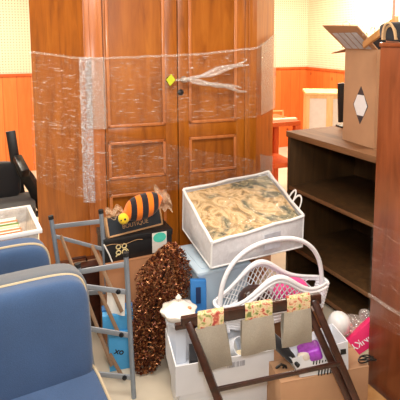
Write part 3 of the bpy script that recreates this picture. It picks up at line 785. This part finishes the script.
b = B(); superq(b, (-.112,-.02,-.026), (.028,.03,.028), .9, 20, 12); hd = mesh_obj('face', b, 'yellow', bee, label='yellow face')
b = B(); superq(b, (-.128,-.042,-.022), (.005,.005,.005), 1, 10, 6); superq(b, (-.110,-.049,-.020), (.006,.006,.006), 1, 10, 6); mesh_obj('eyes', b, 'knitblack', hd)
b = B(); sheet(b, lambda u, v: Vector((.085+.07*u, .02-.03*u+.01*math.sin(v*9), -.05+.14*v*(1-.3*u)-.02*u+.012*math.sin(u*11))), 10, 12, .001); mesh_obj('net_wing', b, 'gauze', bee)
b = B(); sheet(b, lambda u, v: Vector((-.19+.09*u, .03+.01*math.sin(v*9), -.03+.06*v+.012*math.sin(u*11))), 10, 12, .001); mesh_obj('net_wing', b, 'gauze', bee)

# ------------------------------------------------------------------ light-blue boxes and papers behind the rack
def flatbox(name, label, pts, dep, mat, cat, bev=.002, parts=None):
    """a box from its front face's lower-left, lower-right, upper-right, upper-left corners, dep deep"""
    pts = [Vector(p) for p in pts]; c = (pts[0]+pts[1])/2
    n = (pts[1]-pts[0]).cross(pts[3]-pts[0]).normalized()*-dep
    o = thing(name, label, cat, Matrix.Translation(c)); b = B()
    hexa(b, [pts[0]-c, pts[1]-c, pts[1]+n-c, pts[0]+n-c, pts[3]-c, pts[2]-c, pts[2]+n-c, pts[3]+n-c], bev)
    bd = mesh_obj('carton', b, mat, o); return o, bd, c, n
kM = frame(k0.x, k0.y, 0, 22); o1 = kM @ Vector((-.02, -.13, 0)); bx_ = thing('blue_box', 'pale sky blue box standing on the floor behind the grey rack', 'box', frame(o1.x, o1.y, 0, 16))
b = B(); box(b, (0,0,0), (.105,.09,.20), .002); mesh_obj('carton', b, 'skyblue', bx_)
b = B(); box(b, (-.003,-.003,.185), (.108,.093,.205), .002); mesh_obj('lid', b, 'skyblue', bx_)
lettering('lettering', 'xo', .045, 'black', bx_, Matrix.Translation((.05,-.0008,.10)) @ Matrix.Rotation(PI/2,4,'X') @ Matrix.Rotation(R(-20),4,'Z'), .0006, 'black letters', .001)
bx2 = thing('blue_box', 'brighter blue box lying on top of the pale sky blue box', 'box', frame(o1.x-.03, o1.y+.005, .206, 12))
b = B(); box(b, (0,0,0), (.15,.09,.085), .002); mesh_obj('carton', b, 'skyblue', bx2)
b = B(); box(b, (-.002,.045,.085), (.152,.0915,.092), .001); mesh_obj('flap', b, 'medblue', bx2)
b = B(); sheet(b, lambda u, v: Vector((-.01+.09*u, .012*math.sin(u*5)+.02*v, .0+.12*v)), 8, 10, .001)
solo('folded_paper', b, 'paper', 'white folded paper standing on the bright blue box', 'paper', Matrix.Translation((o1.x+.0, o1.y+.02, .2925)))

cs = P(98, 330, 2.56)
sc_ = thing('suitcase', 'dark brown old suitcase standing behind the grey rack posts', 'suitcase', frame(cs.x-.20, 2.50, 0, 22))
b = B(); box(b, (0,0,.01), (.25,.14,.40), .015); mesh_obj('case_body', b, 'rackwood', sc_)
b = B(); box(b, (-.002,.06,.008), (.252,.075,.402), .004); mesh_obj('rim', b, 'strut', sc_)
b = B(); tube(b, [(.08,.07,.40),(.085,.07,.425),(.165,.07,.425),(.17,.07,.40)], .008, 8); mesh_obj('handle', b, 'rackwood', sc_)

# ------------------------------------------------------------------ copper tinsel bush
tn = thing('tinsel_bush', 'bushy copper brown tinsel foliage between grey rack and white canister', 'decoration', Matrix.Translation((-.285,2.25,0)))
b = B(); tube(b, [(0,0,0),(.05,.02,.3),(.12,.05,.57)], .008, 8); mesh_obj('stem', b, 'dkmetal', tn)
b = B()
def prof(z):
    t_ = z/.64
    return .06+.075*math.sin(min(1, t_*1.15)*PI*.55) if t_ < .78 else .132*max(.05, (1-t_)/.22)**.6
cnt = 0
while cnt < 8000:
    z = random.uniform(.008, .64); rr = prof(z)*(.45+.6*random.random()**.6); a = random.uniform(0, 2*PI)
    lump = 1+.22*noise.noise(Vector((math.cos(a)*2, math.sin(a)*2, z*9)))
    p = Vector((rr*lump*math.cos(a)+.14*(z/.64), rr*lump*math.sin(a)*.8+.05*(z/.64), z))
    T = Matrix.Translation(p) @ Matrix.Rotation(random.uniform(0,6.3),4,'Z') @ Matrix.Rotation(random.uniform(-1.3,1.3),4,'X') @ Matrix.Rotation(random.uniform(-1.3,1.3),4,'Y')
    s = random.uniform(.006,.011); w_ = s*.42
    q = [T @ Vector(v) for v in ((-s,0,0),(0,-w_,.001),(s,0,.0),(0,w_,.001),(0,0,-.0018))]
    vs = [b.verts.new(v) for v in q]
    b.faces.new(vs[:4]); b.faces.new((vs[1],vs[0],vs[4])); b.faces.new((vs[2],vs[1],vs[4])); b.faces.new((vs[3],vs[2],vs[4])); b.faces.new((vs[0],vs[3],vs[4]))
    cnt += 1
fo = mesh_obj('tinsel', b, 'copper', tn, 0); fo['kind'] = 'stuff'

# ------------------------------------------------------------------ white boxes, canister and contents
t0, t1 = PZ(175.5, 367, .30), PZ(274, 350, .30); tv = t1-t0; TL_ = tv.length; tyaw = math.degrees(math.atan2(tv.y, tv.x))
def TF(z=0): return frame(t0.x, t0.y, z, tyaw)
low = thing('white_box', 'closed white box on the floor underneath the open white box', 'box', TF() @ Matrix.Translation((.02,.02,0)))
b = B(); box(b, (0,0,0), (TL_-.04,.24,.155), .003); mesh_obj('carton', b, 'white', low)
b = B(); box(b, (-.004,-.004,.125), (TL_-.036,.244,.163), .003); mesh_obj('lid', b, 'white', low)
tray = thing('white_box', 'open white box holding the canister and papers behind the wooden rack', 'box', TF(.165))
b = B(); panel_open_box(b, TL_, .28, .135, .006); cr = mesh_obj('carton', b, 'white', tray)
b = B()
for i in range(13):
    w_ = random.choice((.002,.003,.0045)); x = .225+i*.0062
    box(b, (x,-.0012,.088), (x+w_,-.0002,.112))
mesh_obj('printed_code', b, 'greyprint', tray, 0, 'small grey printed bars')
def inT(x, y, z, yaw=0): return TF(.165) @ Matrix.Translation((x,y,z)) @ Matrix.Rotation(R(yaw),4,'Z')
cp = TF(.165).inverted() @ P(179, 345, 2.10)
can = thing('canister', 'white ceramic canister with cream ruffled lid standing in the open white box', 'canister', inT(cp.x, max(.078,cp.y), .0065))
b = B(); lathe(b, [(.048,0),(.056,.004),(.059,.02),(.061,.178),(.066,.182),(.066,.192),(.061,.196),(.062,.206)], 8, Matrix.Rotation(R(22),4,'Z')); mesh_obj('jar', b, 'ceramic_white', can, 20)
b = B(); Tl = Matrix.Translation((0,0,.204))
lathe(b, [(.056,0),(.068,.006),(.077,.018),(.083,.034),(.081,.038),(.066,.042),(.05,.052),(.03,.066),(.014,.072),(.009,.074)], 48, Tl, 0, (8,.06,.083)); ld = mesh_obj('lid', b, 'ceramic', can, 60)
b = B(); lathe(b, [(.009,0),(.007,.006),(.012,.012),(.014,.019),(.009,.026),(.003,.034),(.0,.036)], 16, Matrix.Translation((0,0,.276))); mesh_obj('finial', b, 'ceramic', ld)
for a in (2.1,):
    b = B(); superq(b, (.052*math.cos(a+3.6),.052*math.sin(a+3.6),.252), (.012,.010,.008), 1, 12, 8); mesh_obj('flower', b, 'salmon', ld, label='orange flower on the lid')
# papers, mug and black things in the white box
mg = thing('mug', 'white mug lying among black things in the open white box', 'mug', inT(.275,.11,.10,20) @ Matrix.Rotation(R(55),4,'X'))
b = B(); lathe(b, [(.0,0),(.034,0),(.038,.008),(.040,.085),(.037,.085),(.035,.01),(.0,.008)], 24); mesh_obj('cup', b, 'ceramic_white', mg)
b = B(); tube(b, [Vector((.038+.024*math.sin(a),0,.045+.026*math.cos(a))) for a in [PI*i/10 for i in range(11)]], .005, 8); mesh_obj('handle', b, 'ceramic_white', mg)
def inbox_slab(name, label, x, y, z, L, D, Hh, yaw, tilt, mat, cat):
    b = B(); box(b, (-L/2,-D/2,0), (L/2,D/2,Hh), .002)
    return solo(name, b, mat, label, cat, inT(x,y,z,yaw) @ Matrix.Rotation(R(tilt),4,'X'))
inbox_slab('black_case', 'flat black case in the open white box below the mug', .27, .12, .012, .15, .13, .05, 15, 12, 'blackplastic', 'case')
inbox_slab('paper_packet', 'white paper packet in the open white box below the mug', .265, .055, .045, .11, .012, .10, 30, -28, 'paper', 'paper')
inbox_slab('envelope', 'cream envelope tucked at the front of the open white box', .34, .03, .04, .12, .008, .09, 4, -14, 'cream', 'envelope')
inbox_slab('black_pouch', 'soft black pouch behind the first strap in the white box', .16, .13, .01, .15, .10, .09, -10, 8, 'blackcloth', 'pouch')
# blue paper bag behind the canister
bp_ = P(198, 312, 2.23); bb = thing('paper_bag', 'small blue paper bag behind the white canister lid', 'bag', inT(*(TF(.165).inverted() @ Vector((bp_.x, bp_.y, 0))).to_2d().to_tuple(), .0065, -6))
b = B(); hexa(b, [(-.035,-.02,0),(.042,-.02,0),(.042,.02,0),(-.035,.02,0),(-.038,-.014,.315),(.04,-.014,.31),(.04,.014,.31),(-.038,.014,.315)], .003); mesh_obj('bag_body', b, 'medblue', bb)
b = B(); hexa(b, [(-.012,-.0225,.2),(.012,-.0225,.2),(.012,-.02,.2),(-.012,-.02,.2),(-.012,-.018,.28),(.012,-.018,.28),(.012,-.015,.28),(-.012,-.015,.28)]); mesh_obj('dark_panel', b, 'navy', bb)

# ------------------------------------------------------------------ pale blue bins under the quilt bag
n0 = PZ(198, 272, .52); NM = frame(n0.x, n0.y, 0, 22)
def bin_(label, z, Hh, mat):
    o = thing('storage_bin', label, 'bin', NM @ Matrix.Translation((0,0,z))); L, D = .29, .33; b = B()
    hexa(b, [(.02,.02,0),(L-.02,.02,0),(L-.02,D-.02,0),(.02,D-.02,0),(.004,.004,Hh-.02),(L-.004,.004,Hh-.02),(L-.004,D-.004,Hh-.02),(.004,D-.004,Hh-.02)], .006); mesh_obj('tub', b, mat, o)
    b = B(); box(b, (-.004,-.004,Hh-.022), (L+.004,D+.004,Hh), .006); box(b, (.03,.03,Hh-.001), (L-.03,D-.03,Hh+.004), .002); mesh_obj('lid', b, mat, o)
bin_('pale blue plastic bin on the floor, lower of the stacked pair', 0, .245, 'binblue')
bin_('pale blue plastic bin under the quilt bag, upper of the stacked pair', .25, .265, 'binblue')

# ------------------------------------------------------------------ zip bag with tapestry quilt
tBL, tBR, tFR, tFL = P(183.5,190,2.64), P(268.5,172,2.98), P(303.5,216,2.50), P(212,243,2.19)
zb = .523
def low_(tp_, px, py, k): q = P(px, py, tp_.y); return Vector((q.x, q.y, max(zb, q.z)))
bBL, bBR, bFR, bFL = low_(tBL,183,229,0), Vector((tBR.x-.02,tBR.y-.03,.60)), low_(tFR,302,252,0), low_(tFL,211,268,0)
qc = (bBL+bBR+bFR+bFL)/4; QM = Matrix.Translation(qc)
qb = thing('quilt_bag', 'white zip storage bag with clear top holding a tapestry quilt', 'storage bag', QM)
loc = lambda p: Vector(p)-qc
tops4 = [loc(p) for p in (tFL,tFR,tBR,tBL)]; bots4 = [loc(p) for p in (bFL,bFR,bBR,bBL)]
def quad(a, b_, c_, d_, u, v): return (a*(1-u)+b_*u)*(1-v)+(d_*(1-u)+c_*u)*v
# sides
for i in range(4):
    j = (i+1) % 4; b = B()
    a0, a1, a2, a3 = bots4[i], bots4[j], tops4[j], tops4[i]
    nrm = (a1-a0).cross(a3-a0).normalized()
    sheet(b, lambda u, v: quad(a0,a1,a2,a3,u,v)+nrm*(.010*math.sin(PI*u)*math.sin(PI*v)+.006*noise.noise(Vector((u*6,v*5,i*7)))*math.sin(PI*u)*math.sin(PI*v)), 24, 10, .002)
    mesh_obj('side_panel', b, 'bagwhite', qb)
b = B(); sheet(b, lambda u, v: quad(*bots4, u, v), 6, 6, .002); mesh_obj('base_panel', b, 'whiteplastic', qb)
b = B(); sheet(b, lambda u, v: quad(*tops4, u, v)+Vector((0,0,.016*(math.sin(PI*u)*math.sin(PI*v))**.5+.008*noise.noise(Vector((u*5,v*5,2)))*math.sin(PI*u)*math.sin(PI*v))), 24, 24, .0015); mesh_obj('clear_window', b, 'vinyl', qb)
b = B()
for i in range(4):
    j = (i+1) % 4; tube(b, [tops4[i].lerp(tops4[j], f/6)+Vector((0,0,.004*math.sin(f*2.1+i))) for f in range(7)], .0085, 8)
for i in range(4): tube(b, [bots4[i], tops4[i]], .005, 8)
for i in range(4): tube(b, [bots4[i], bots4[(i+1) % 4]], .005, 8)
mesh_obj('piping', b, 'whiteplastic', qb)
for q in ((.0,.12),(.16,.25)):
    b = B(); base = tops4[1].lerp(tops4[2], .14+q[0])+Vector((.004,0,-.004))
    e2 = tops4[1].lerp(tops4[2], .30+q[0]*.6)+Vector((.004,0,-.004)); mid = (base+e2)/2
    pts = [base] + [mid+(base-mid)*math.cos(a)+Vector((.028*math.sin(a),0,.055*math.sin(a))) for a in [PI*i/12 for i in range(1,12)]] + [e2]
    tube(b, pts, .006, 8, flat=.6); mesh_obj('handle', b, 'whiteplastic', qb)
b = B(); fa, fb = bots4[0].lerp(bots4[1], .52), bots4[0].lerp(bots4[1], .70); ta, tb_ = tops4[0].lerp(tops4[1], .52), tops4[0].lerp(tops4[1], .70)
nf = (bots4[1]-bots4[0]).cross(tops4[0]-bots4[0]).normalized()*.019
prism(b, [fa.lerp(ta,.25)+nf, fb.lerp(tb_,.25)+nf, fb.lerp(tb_,.8)+nf, fa.lerp(ta,.8)+nf], nf*.1); mesh_obj('care_label', b, 'greystripe', qb, 0)
# quilt itself, resting inside the bag
b = B(); ins = [p*1.0 for p in tops4]; cen = sum(tops4, Vector())/4; cb_ = sum(bots4, Vector())/4
ti = [cen+(p-cen)*.95-Vector((0,0,.012)) for p in tops4]; bi = [cb_+(p-cb_)*.93+Vector((0,0,.012)) for p in bots4]
N = 26; grid = [[quad(*ti, i/N, j/N)+Vector((0,0,.014*math.sin(PI*i/N)**.5*math.sin(PI*j/N)**.5+.007*noise.noise(Vector((i*.3,j*.3,5))) if 0<i<N and 0<j<N else 0)) for j in range(N+1)] for i in range(N+1)]
V = [[b.verts.new(p) for p in r] for r in grid]
for i in range(N):
    for j in range(N): b.faces.new((V[i][j],V[i+1][j],V[i+1][j+1],V[i][j+1]))
lw = [b.verts.new(p) for p in bi]
b.faces.new(lw[::-1])
b.faces.new([lw[0]]+[lw[1]]+[V[i][0] for i in range(N,-1,-1)]); b.faces.new([lw[1],lw[2]]+[V[N][j] for j in range(N,-1,-1)])
b.faces.new([lw[2],lw[3]]+[V[i][N] for i in range(0,N+1)]); b.faces.new([lw[3],lw[0]]+[V[0][j] for j in range(0,N+1)])
solo('quilt', b, 'tapestry', 'folded tan and green tapestry quilt inside the white zip bag', 'quilt', QM)

# ------------------------------------------------------------------ white wicker basket
w0, w1 = P(222, 285, 2.10), P(320, 280, 2.30); wm = (w0+w1)/2; wd = w1-w0; BLn = math.hypot(wd.x, wd.y)
BZ = .305; WMx = frame(wm.x, wm.y, BZ, math.degrees(math.atan2(wd.y, wd.x)))
wb = thing('wicker_basket', 'white wicker basket with arched handle and lattice sides behind the wooden rack', 'basket', WMx)
hx, hy = BLn/2+.01, .085
def rim_z(u): return .128+.115*math.exp(-((u+.12)/.48)**2)      # u -1..1 along the side
b = B(); superq(b, (0,0,.012), (hx-.03,hy-.015,.012), .6, 32, 6); mesh_obj('base', b, 'wicker', wb)
for s in (-1, 1):
    b = B()
    def side(u, v, s=s):       # u -1..1, v 0..1
        return Vector((u*(hx-.03+.03*v), s*(hy-.015+.015*v)*(1-abs(u)**3*.55), .012+(rim_z(u)-.012)*v))
    tube(b, [side(-1+2*i/40, 1.0) for i in range(41)], [.011+.004*math.cos(i*.157-3.14) for i in range(41)], 9); 
    tube(b, [side(-1+2*i/40, 1.0)+Vector((0,s*.006,-.016)) for i in range(41)], .008, 8)
    tube(b, [side(-1+2*i/40, .42) for i in range(41)], .008, 8)
    for k in range(5): tube(b, [side(-1+2*i/30, .08+.07*k) for i in range(31)], .008, 7)
    for k in range(-6, 26):
        for d in (-1, 1):
            u0 = -1+k*.1; u1 = u0+d*.32
            if -1 <= u0 <= 1 and -1 <= u1 <= 1: tube(b, [side(u0+(u1-u0)*f/5, .4+.58*f/5) for f in range(6)], .0026, 5)
    mesh_obj('lattice_side', b, 'wicker', wb)
for s in (-1, 1):
    b = B()
    for k in range(9): tube(b, [Vector((s*(hx-.03+.004*k), hy*.5*math.sin(a)*1.0, .012+.014*k)) + Vector((s*.02*math.cos(a),0,0)) for a in [-PI/2+PI*i/10 for i in range(11)]], .0085, 7)
    mesh_obj('end_weave', b, 'wicker', wb)
hz0 = .10; apex = zat(241, wm.y)-BZ
b = B(); tube(b, [Vector((hx*math.copysign(abs(math.cos(a))**.85, math.cos(a)), 0, hz0+(apex-hz0)*math.sin(a)**.8)) for a in [PI*i/36 for i in range(37)]], .0115, 10)
mesh_obj('handle', b, 'wicker', wb)
b = B(); superq(b, (.10,-.0,.10), (.10,.05,.075), .7, 24, 12, wob=.25)
solo('pink_cloth', b, 'pinkcloth', 'bright pink bundle of cloth inside the white wicker basket', 'cloth', WMx)

b = B(); superq(b, (-.10,.0,.10), (.085,.05,.075), .7, 24, 12, wob=.3)
solo('brown_cloth', b, 'rackwood', 'dark brown cloth bundle at the left inside the white wicker basket', 'cloth', WMx)
# ------------------------------------------------------------------ lower right: carton and contents
r0, r1 = PZ(281, 383, .25), PZ(369, 366, .25); rv = r1-r0; ryaw = math.degrees(math.atan2(rv.y, rv.x)); RL = rv.length
RM = frame(r0.x, r0.y, 0, ryaw)
rcb = thing('cardboard_box', 'brown cardboard box carrying white carton and pink box in the lower right corner', 'box', RM)
b = B(); box(b, (0,0,0), (RL,.27,.246), .002); mesh_obj('carton', b, 'card', rcb)
for y0, y1 in ((.0,.133),(.137,.27)):
    b = B(); box(b, (0,y0,.246), (RL,y1,.25), .0005); mesh_obj('flap', b, 'card', rcb, 0)
def inR(x, y, z, yaw=0): return RM @ Matrix.Translation((x,y,z)) @ Matrix.Rotation(R(yaw),4,'Z')
def RP(px, py, Y): return RM.inverted() @ P(px, py, Y)
carton('cardboard_box', 'plain brown cardboard box hidden behind the wooden rack under the wicker basket', .35, 2.30, 12, .30, .11, .30, 'card_dark', flaps=False)
# white tub standing in the box, printed black
q0, q1 = PZ(300,377.5,.252), PZ(348.5,369.5,.252)
tf0, tf1 = P(291.5,359,q0.y), P(348,341,q1.y)
tk0 = P(277,347,q0.y+.13); dk = tk0-tf0; tk1 = tf1+Vector((-.03,.13,.0))
p_ = [q0, q1, tf1, tf0]
wc = (q0+q1)/2
wt = thing('white_tub', 'open white printed tub standing on the lower right cardboard box', 'tub', Matrix.Translation(wc))
bk0, bk1 = q0+Vector((-.03,.11,0)), q1+Vector((-.03,.11,0))
bo = [v-wc for v in (q0,q1,bk1,bk0)]; tq = [v-wc for v in (tf0,tf1,tk1,tk0)]
cbo, ctq = sum(bo, Vector())/4, sum(tq, Vector())/4
for i in range(4):
    j = (i+1) % 4; b = B(); sk = lambda v, c: v+Vector(((c-v).x, (c-v).y, 0)).normalized()*.006
    hexa(b, [bo[i], bo[j], sk(bo[j],cbo), sk(bo[i],cbo), tq[i], tq[j], sk(tq[j],ctq), sk(tq[i],ctq)])
    mesh_obj('wall', b, 'white' if i != 3 else 'binblue', wt, 0)
b = B(); hexa(b, bo+[v+Vector((0,0,.004)) for v in bo]); mesh_obj('base', b, 'white', wt, 0)
exd = (p_[1]-p_[0]).normalized(); ezd = (p_[3]-p_[0]).normalized()
fr_ = basis((0,0,0), exd, ezd); nout = exd.cross(ezd).normalized()*.004
def onw(px, py): 
    a = P(px, py, 2.06); n = exd.cross(ezd); d = ray(px, py); k = n.dot(p_[0]-Vector((0,0,CAMZ)))/n.dot(d); return Vector((0,0,CAMZ))+d*k-wc+nout
for row in (((313,364,358),(316,364,357),(319,363,356.5),(322,362,356),(325,361,355.5)), ((318,375,369),(321,375,368),(324,374,368),(327,374,367),(330,373,367))):
    b = B()
    for x_, y0, y1 in row: bar(b, onw(x_, y0), onw(x_+.8, y1), .0055, .001, 0, nout)
    mesh_obj('black_print', b, 'black', wt, 0)
b = B(); q4 = [onw(340,354), onw(345.5,353), onw(345,346.5), onw(339.5,348)]; prism(b, q4, nout*.8); mesh_obj('black_mark', b, 'black', wt, 0)
# purple package, umbrella, oddments
pv = P(309, 352, q0.y+.045); b = B(); superq(b, (0,0,0), (.048,.035,.026), .32, 28, 12, wob=.16); pk = thing('wrapped_package', 'shiny purple package under the third strap', 'package', Matrix.Translation((pv.x,pv.y,pv.z)) @ Matrix.Rotation(R(-15),4,'Y'))
mesh_obj('wrapper', b, 'purple', pk)
b = B(); superq(b, (-.028,-.026,.006), (.026,.012,.018), .6, 16, 8); mesh_obj('pale_label', b, 'label', pk)
u0, u1 = P(268,333,q0.y+.17), P(293,360,q0.y+.02); um = (u0+u1)/2
ub = thing('folded_umbrella', 'black folded umbrella lying between the white box and brown box', 'umbrella', Matrix.Translation(um))
b = B(); tube(b, [(u0-um)*(1-2*f/10*1.0)/1.0 if False else (u0-um).lerp(u1-um, f/10) for f in range(11)], [.016+.008*math.sin(PI*(f/10)**.8)+.002*(f%2) for f in range(11)], 10); mesh_obj('canopy', b, 'blackcloth', ub)
b = B(); dd = (u1-um).normalized(); tube(b, [u1-um, u1-um+dd*.035], .009, 8); mesh_obj('handle', b, 'blackplastic', ub)
b = B(); superq(b, (0,0,0), (.05,.035,.03), .8, 18, 10, wob=.5); sp = P(278, 327, 2.2)
solo('floral_pouch', b, 'floral', 'crumpled floral pouch between the second and third straps', 'pouch', Matrix.Translation((.405,2.365,.331)))
# pink printed box
k_ = [P(350,361.5,2.13), P(374,345,2.13), P(371,320,2.15), P(345.5,343,2.15)]
pb, pbd, pcn, pn_ = flatbox('pink_box', 'hot pink box with upside-down white lettering against the tall cabinet', k_, .05, 'pink', 'box', .002)
ex_ = (k_[1]-k_[0]).normalized(); up_ = (k_[3]-k_[0]); lm = basis((k_[0]+k_[1]+k_[2]+k_[3])/4-pcn+(-pn_).normalized()*.0005 + ex_*.012, -ex_, -up_)
lettering('lettering', 'PINKY', .045, 'offwhite_print', pb, lm, .0006, 'upside-down white letters', .0005)
# white bowl, clear bag, red things
wv_ = P(338, 318, 2.22); b = B(); lathe(b, [(.052,0),(.056,.004),(.055,.03),(.047,.055),(.03,.07),(.0,.075)], 28)
solo('white_bowl', b, 'whiteplastic', 'upturned white plastic bowl beside the clear bag near the bookcase', 'bowl', Matrix.Translation((wv_.x,wv_.y,wv_.z-.045)) @ Matrix.Rotation(R(14),4,'X') @ Matrix.Rotation(R(10),4,'Y'))
cv = P(354, 331, 2.24); pbg = thing('clear_bag', 'clear plastic bag of small shells and beads beside the pink box', 'bag', Matrix.Translation((cv.x,2.23,cv.z-.035)))
b = B(); superq(b, (-.005,0,.045), (.088,.055,.075), .75, 36, 20, wob=.35); superq(b, (.045,.0,.12), (.03,.022,.035), .8, 18, 10, wob=.5); mesh_obj('film', b, 'polybag', pbg, 50)
for i in range(34):
    while True:
        p = Vector((random.uniform(-1,1), random.uniform(-1,1), random.uniform(-1,1)))
        if p.length < 1: break
    b = B(); r_ = random.uniform(.007,.012); superq(b, (0,0,0), (r_,r_*.8,r_*.7), .9, 12, 8, wob=.3)
    c_ = random.choice(['cream','paper','salmon','label'])
    nm = {'cream':'cream','paper':'white','salmon':'salmon','label':'pale beige'}[c_]
    solo('shell', b, c_, 'small %s shell seen through the clear plastic bag' % nm, 'shell', Matrix.Translation(Vector((cv.x,2.23,cv.z-.005))+Vector((p.x*.07,p.y*.04,.012+p.z*.048))), '%s shells in the clear plastic bag' % nm)
ra, rb_ = P(333,333,2.07), P(341,350,2.06); b = B(); mid = (ra+rb_)/2; bar(b, ra-mid, rb_-mid, .03, .012, .003, (0,1,0)); solo('red_folder', b, 'red', 'red folder edge right of the rack legs by the clear bag', 'folder', Matrix.Translation(mid))
ra, rb_ = P(313,320,2.05), P(321,340,2.03); b = B(); mid = (ra+rb_)/2; bar(b, ra-mid, rb_-mid, .016, .012, .003, (0,1,0)); solo('red_ribbon', b, 'red', 'narrow red ribbon between the third strap and rack legs', 'ribbon', Matrix.Translation(mid))
# black cords behind the box edge
b = B(); c = PZ(358, 362, .26); pts = []
for i in range(40):
    a = i/39*PI*5; pts.append(Vector((.035*math.cos(a)+.004*i/10, .012*math.sin(a*1.3), .012*math.sin(a))))
tube(b, pts, .003, 7); solo('coiled_cable', b, 'blackplastic', 'coiled black cable beneath the pink box', 'cable', Matrix.Translation((c.x+.03,c.y-.0,.272)))
b = B(); c = P(276, 398, 1.96)
tube(b, [(-.015,0,-.22),(-.012,0,.0),(-.01,0,.03),(.01,.0,.045),(.03,0,.035),(.034,0,.02)], .006, 8); tube(b, [(-.012,0,.0),(.012,0,.012),(.02,0,.03)], .005, 8); lathe(b, [(.05,-.22),(.05,-.212),(.006,-.208)], 16)
solo('wire_stand', b, 'blackplastic', 'black curled wire stand between the white and brown boxes at bottom edge', 'stand', Matrix.Translation((c.x,1.90,.222)))
# scrap of yellow pine at the foot of the tall cabinet
b = B(); box(b, (0,-.10,0), (.22,-.012,.02), .003); solo('wood_offcut', b, 'board', 'yellowish wood offcut on the floor along the foot of the tall cabinet', 'offcut', DM @ Matrix.Translation((-.01,0,0)))

# ------------------------------------------------------------------ folded wooden luggage rack
TL3, TR3 = P(186,321.5,1.77), P(316,298.5,1.87)
shift = Vector((.235,-.15,-.56))
rb = Vector((TL3.x+.4, 1.68, 0))
lr = thing('luggage_rack', 'folded dark wooden luggage rack with taupe straps standing in front', 'luggage rack', Matrix.Translation(rb))
def leg(a, k, w=.029, h=.034, off=Vector((0,0,0))):
    a = Vector(a)+off; s_ = shift.copy(); s_.x += k; s_ *= a.z/.56*1.0; f = a+Vector((s_.x, s_.y, -a.z))
    b = B(); bar(b, a-rb, f-rb, w, h, .004, (0,-1,.2)); return mesh_obj('leg', b, 'rackwood', lr), a, f
rail_d = (TR3-TL3).normalized(); bk_ = Vector((-.06,.3,0)).normalized()*.032
_, a0, f0 = leg(TL3+rail_d*.008, 0.0); _, a1, f1 = leg(TR3-rail_d*.012, .0)
_, a2, f2 = leg(TL3+rail_d*.012+bk_, -.012); _, a3, f3 = leg(TR3-rail_d*.040+bk_-Vector((0,0,.02)), .02)
b = B(); bar(b, TL3-rb-rail_d*.02, TR3-rb+rail_d*.02, .026, .042, .005); mesh_obj('top_rail', b, 'rackwood', lr)
b = B(); bar(b, TL3-rb-rail_d*.04+bk_+Vector((0,0,-.035)), TR3-rb+bk_+Vector((0,0,-.035)), .022, .024, .005); mesh_obj('top_rail', b, 'rackwood', lr)
def at_leg(a, f, py):
    best = min(range(201), key=lambda i: abs(zat(py, (a.lerp(f, i/200)).y)-(a.lerp(f, i/200)).z)); return a.lerp(f, best/200)
s0, s1 = at_leg(a0, f0, 388), at_leg(a1, f1, 364)
b = B(); bar(b, s0-rb+Vector((0,-.012,0)), s1-rb+Vector((0,-.012,0)), .012, .018, .003); mesh_obj('stretcher', b, 'rackwood', lr)
# straps: floral tape over the rail, taupe loop hanging down
for (xa, xb, ybot, xs) in ((197,222,371,8), (243,270,355,4), (285,309,347,2)):
    ta, tb2 = [TL3.lerp(TR3, (x-186)/130) for x in (xa, xb)]
    wv2 = tb2-ta; zt = ta.z
    b = B()
    prof_ = [(-.0165,-.03),(-.0175,.012),(-.014,.0245),(.0,.0265),(.014,.0245),(.0165,.0)]
    sheet(b, lambda u, v: ta+wv2*u-rb+Vector((0,0,0))+Vector((0,1,0))*prof_[min(5,int(round(v*5)))][0]+Vector((0,0,1))*prof_[min(5,int(round(v*5)))][1], 4, 5, .003)
    st = mesh_obj('strap_tape', b, 'floral', lr)
    bot = P((xa+xb)/2+xs, ybot, ta.y-.02); L_ = zt-bot.z
    dxs = bot.x-(ta.x+tb2.x)/2
    b = B(); ncur = 22
    def strapfn(u, v, ta=ta, wv2=wv2, L_=L_, dxs=dxs):
        # v 0..1 front rail down, round the bottom of the loop and up at the back
        if v < .5: f = v/.5; z = -.026-(L_-.026)*f; y = -.019-.012*math.sin(f*PI)
        else: f = (v-.5)/.5; z = -L_+(L_-.06)*f; y = -.019+.05*math.sin(min(1,f*1.6)*PI/2)
        dep = max(0, -z/L_); wid = 1.0+.16*dep
        return ta+wv2*.5+wv2*(u-.5)*1.12*wid-rb+Vector((dxs*dep*1.0-.006, y+.004*math.sin(u*PI*2+dep*3), z))
    sheet(b, strapfn, 8, ncur, .0025); mesh_obj('strap', b, 'taupe', lr, 60)

# ------------------------------------------------------------------ light
def area(name, loc, size, power, col, rot=(0,0,0)):
    l = bpy.data.lights.new(name, 'AREA'); l.shape = 'RECTANGLE'; l.size, l.size_y = size; l.energy = power; l.color = col
    o = bpy.data.objects.new(name, l); C.objects.link(o); o.location = loc; o.rotation_euler = rot; return o
WARM = (1.0,.90,.74)
area('ceiling_lamp_near', (-.2,1.35,2.70), (1.4,.8), 46, (1,.95,.88))
area('ceiling_lamp_left', (-2.1,3.0,2.70), (1.2,.5), 38, WARM)
area('wing_fill_light', (2.2,2.6,2.70), (1.0,.5), 45, WARM)  # added fill for the wardrobe's right wing, not a real fixture
area('ceiling_lamp_back', (-2.6,4.4,2.70), (1.4,.5), 80, WARM)
area('ceiling_lamp_corner', (1.3,5.6,2.70), (1.2,.5), 98, WARM)
area('camera_flash', (.05,-.05,1.85), (.25,.2), 24, (1,.99,.97), (R(80),0,0))

w = bpy.data.worlds.new('world'); scene.world = w; w.use_nodes = True
w.node_tree.nodes['Background'].inputs[0].default_value = (1,.93,.82,1); w.node_tree.nodes['Background'].inputs[1].default_value = .25
vs = scene.view_settings
vs.view_transform = 'Standard'; vs.look = 'None'; vs.gamma = 1; vs.use_curve_mapping = False; vs.exposure = 0.15
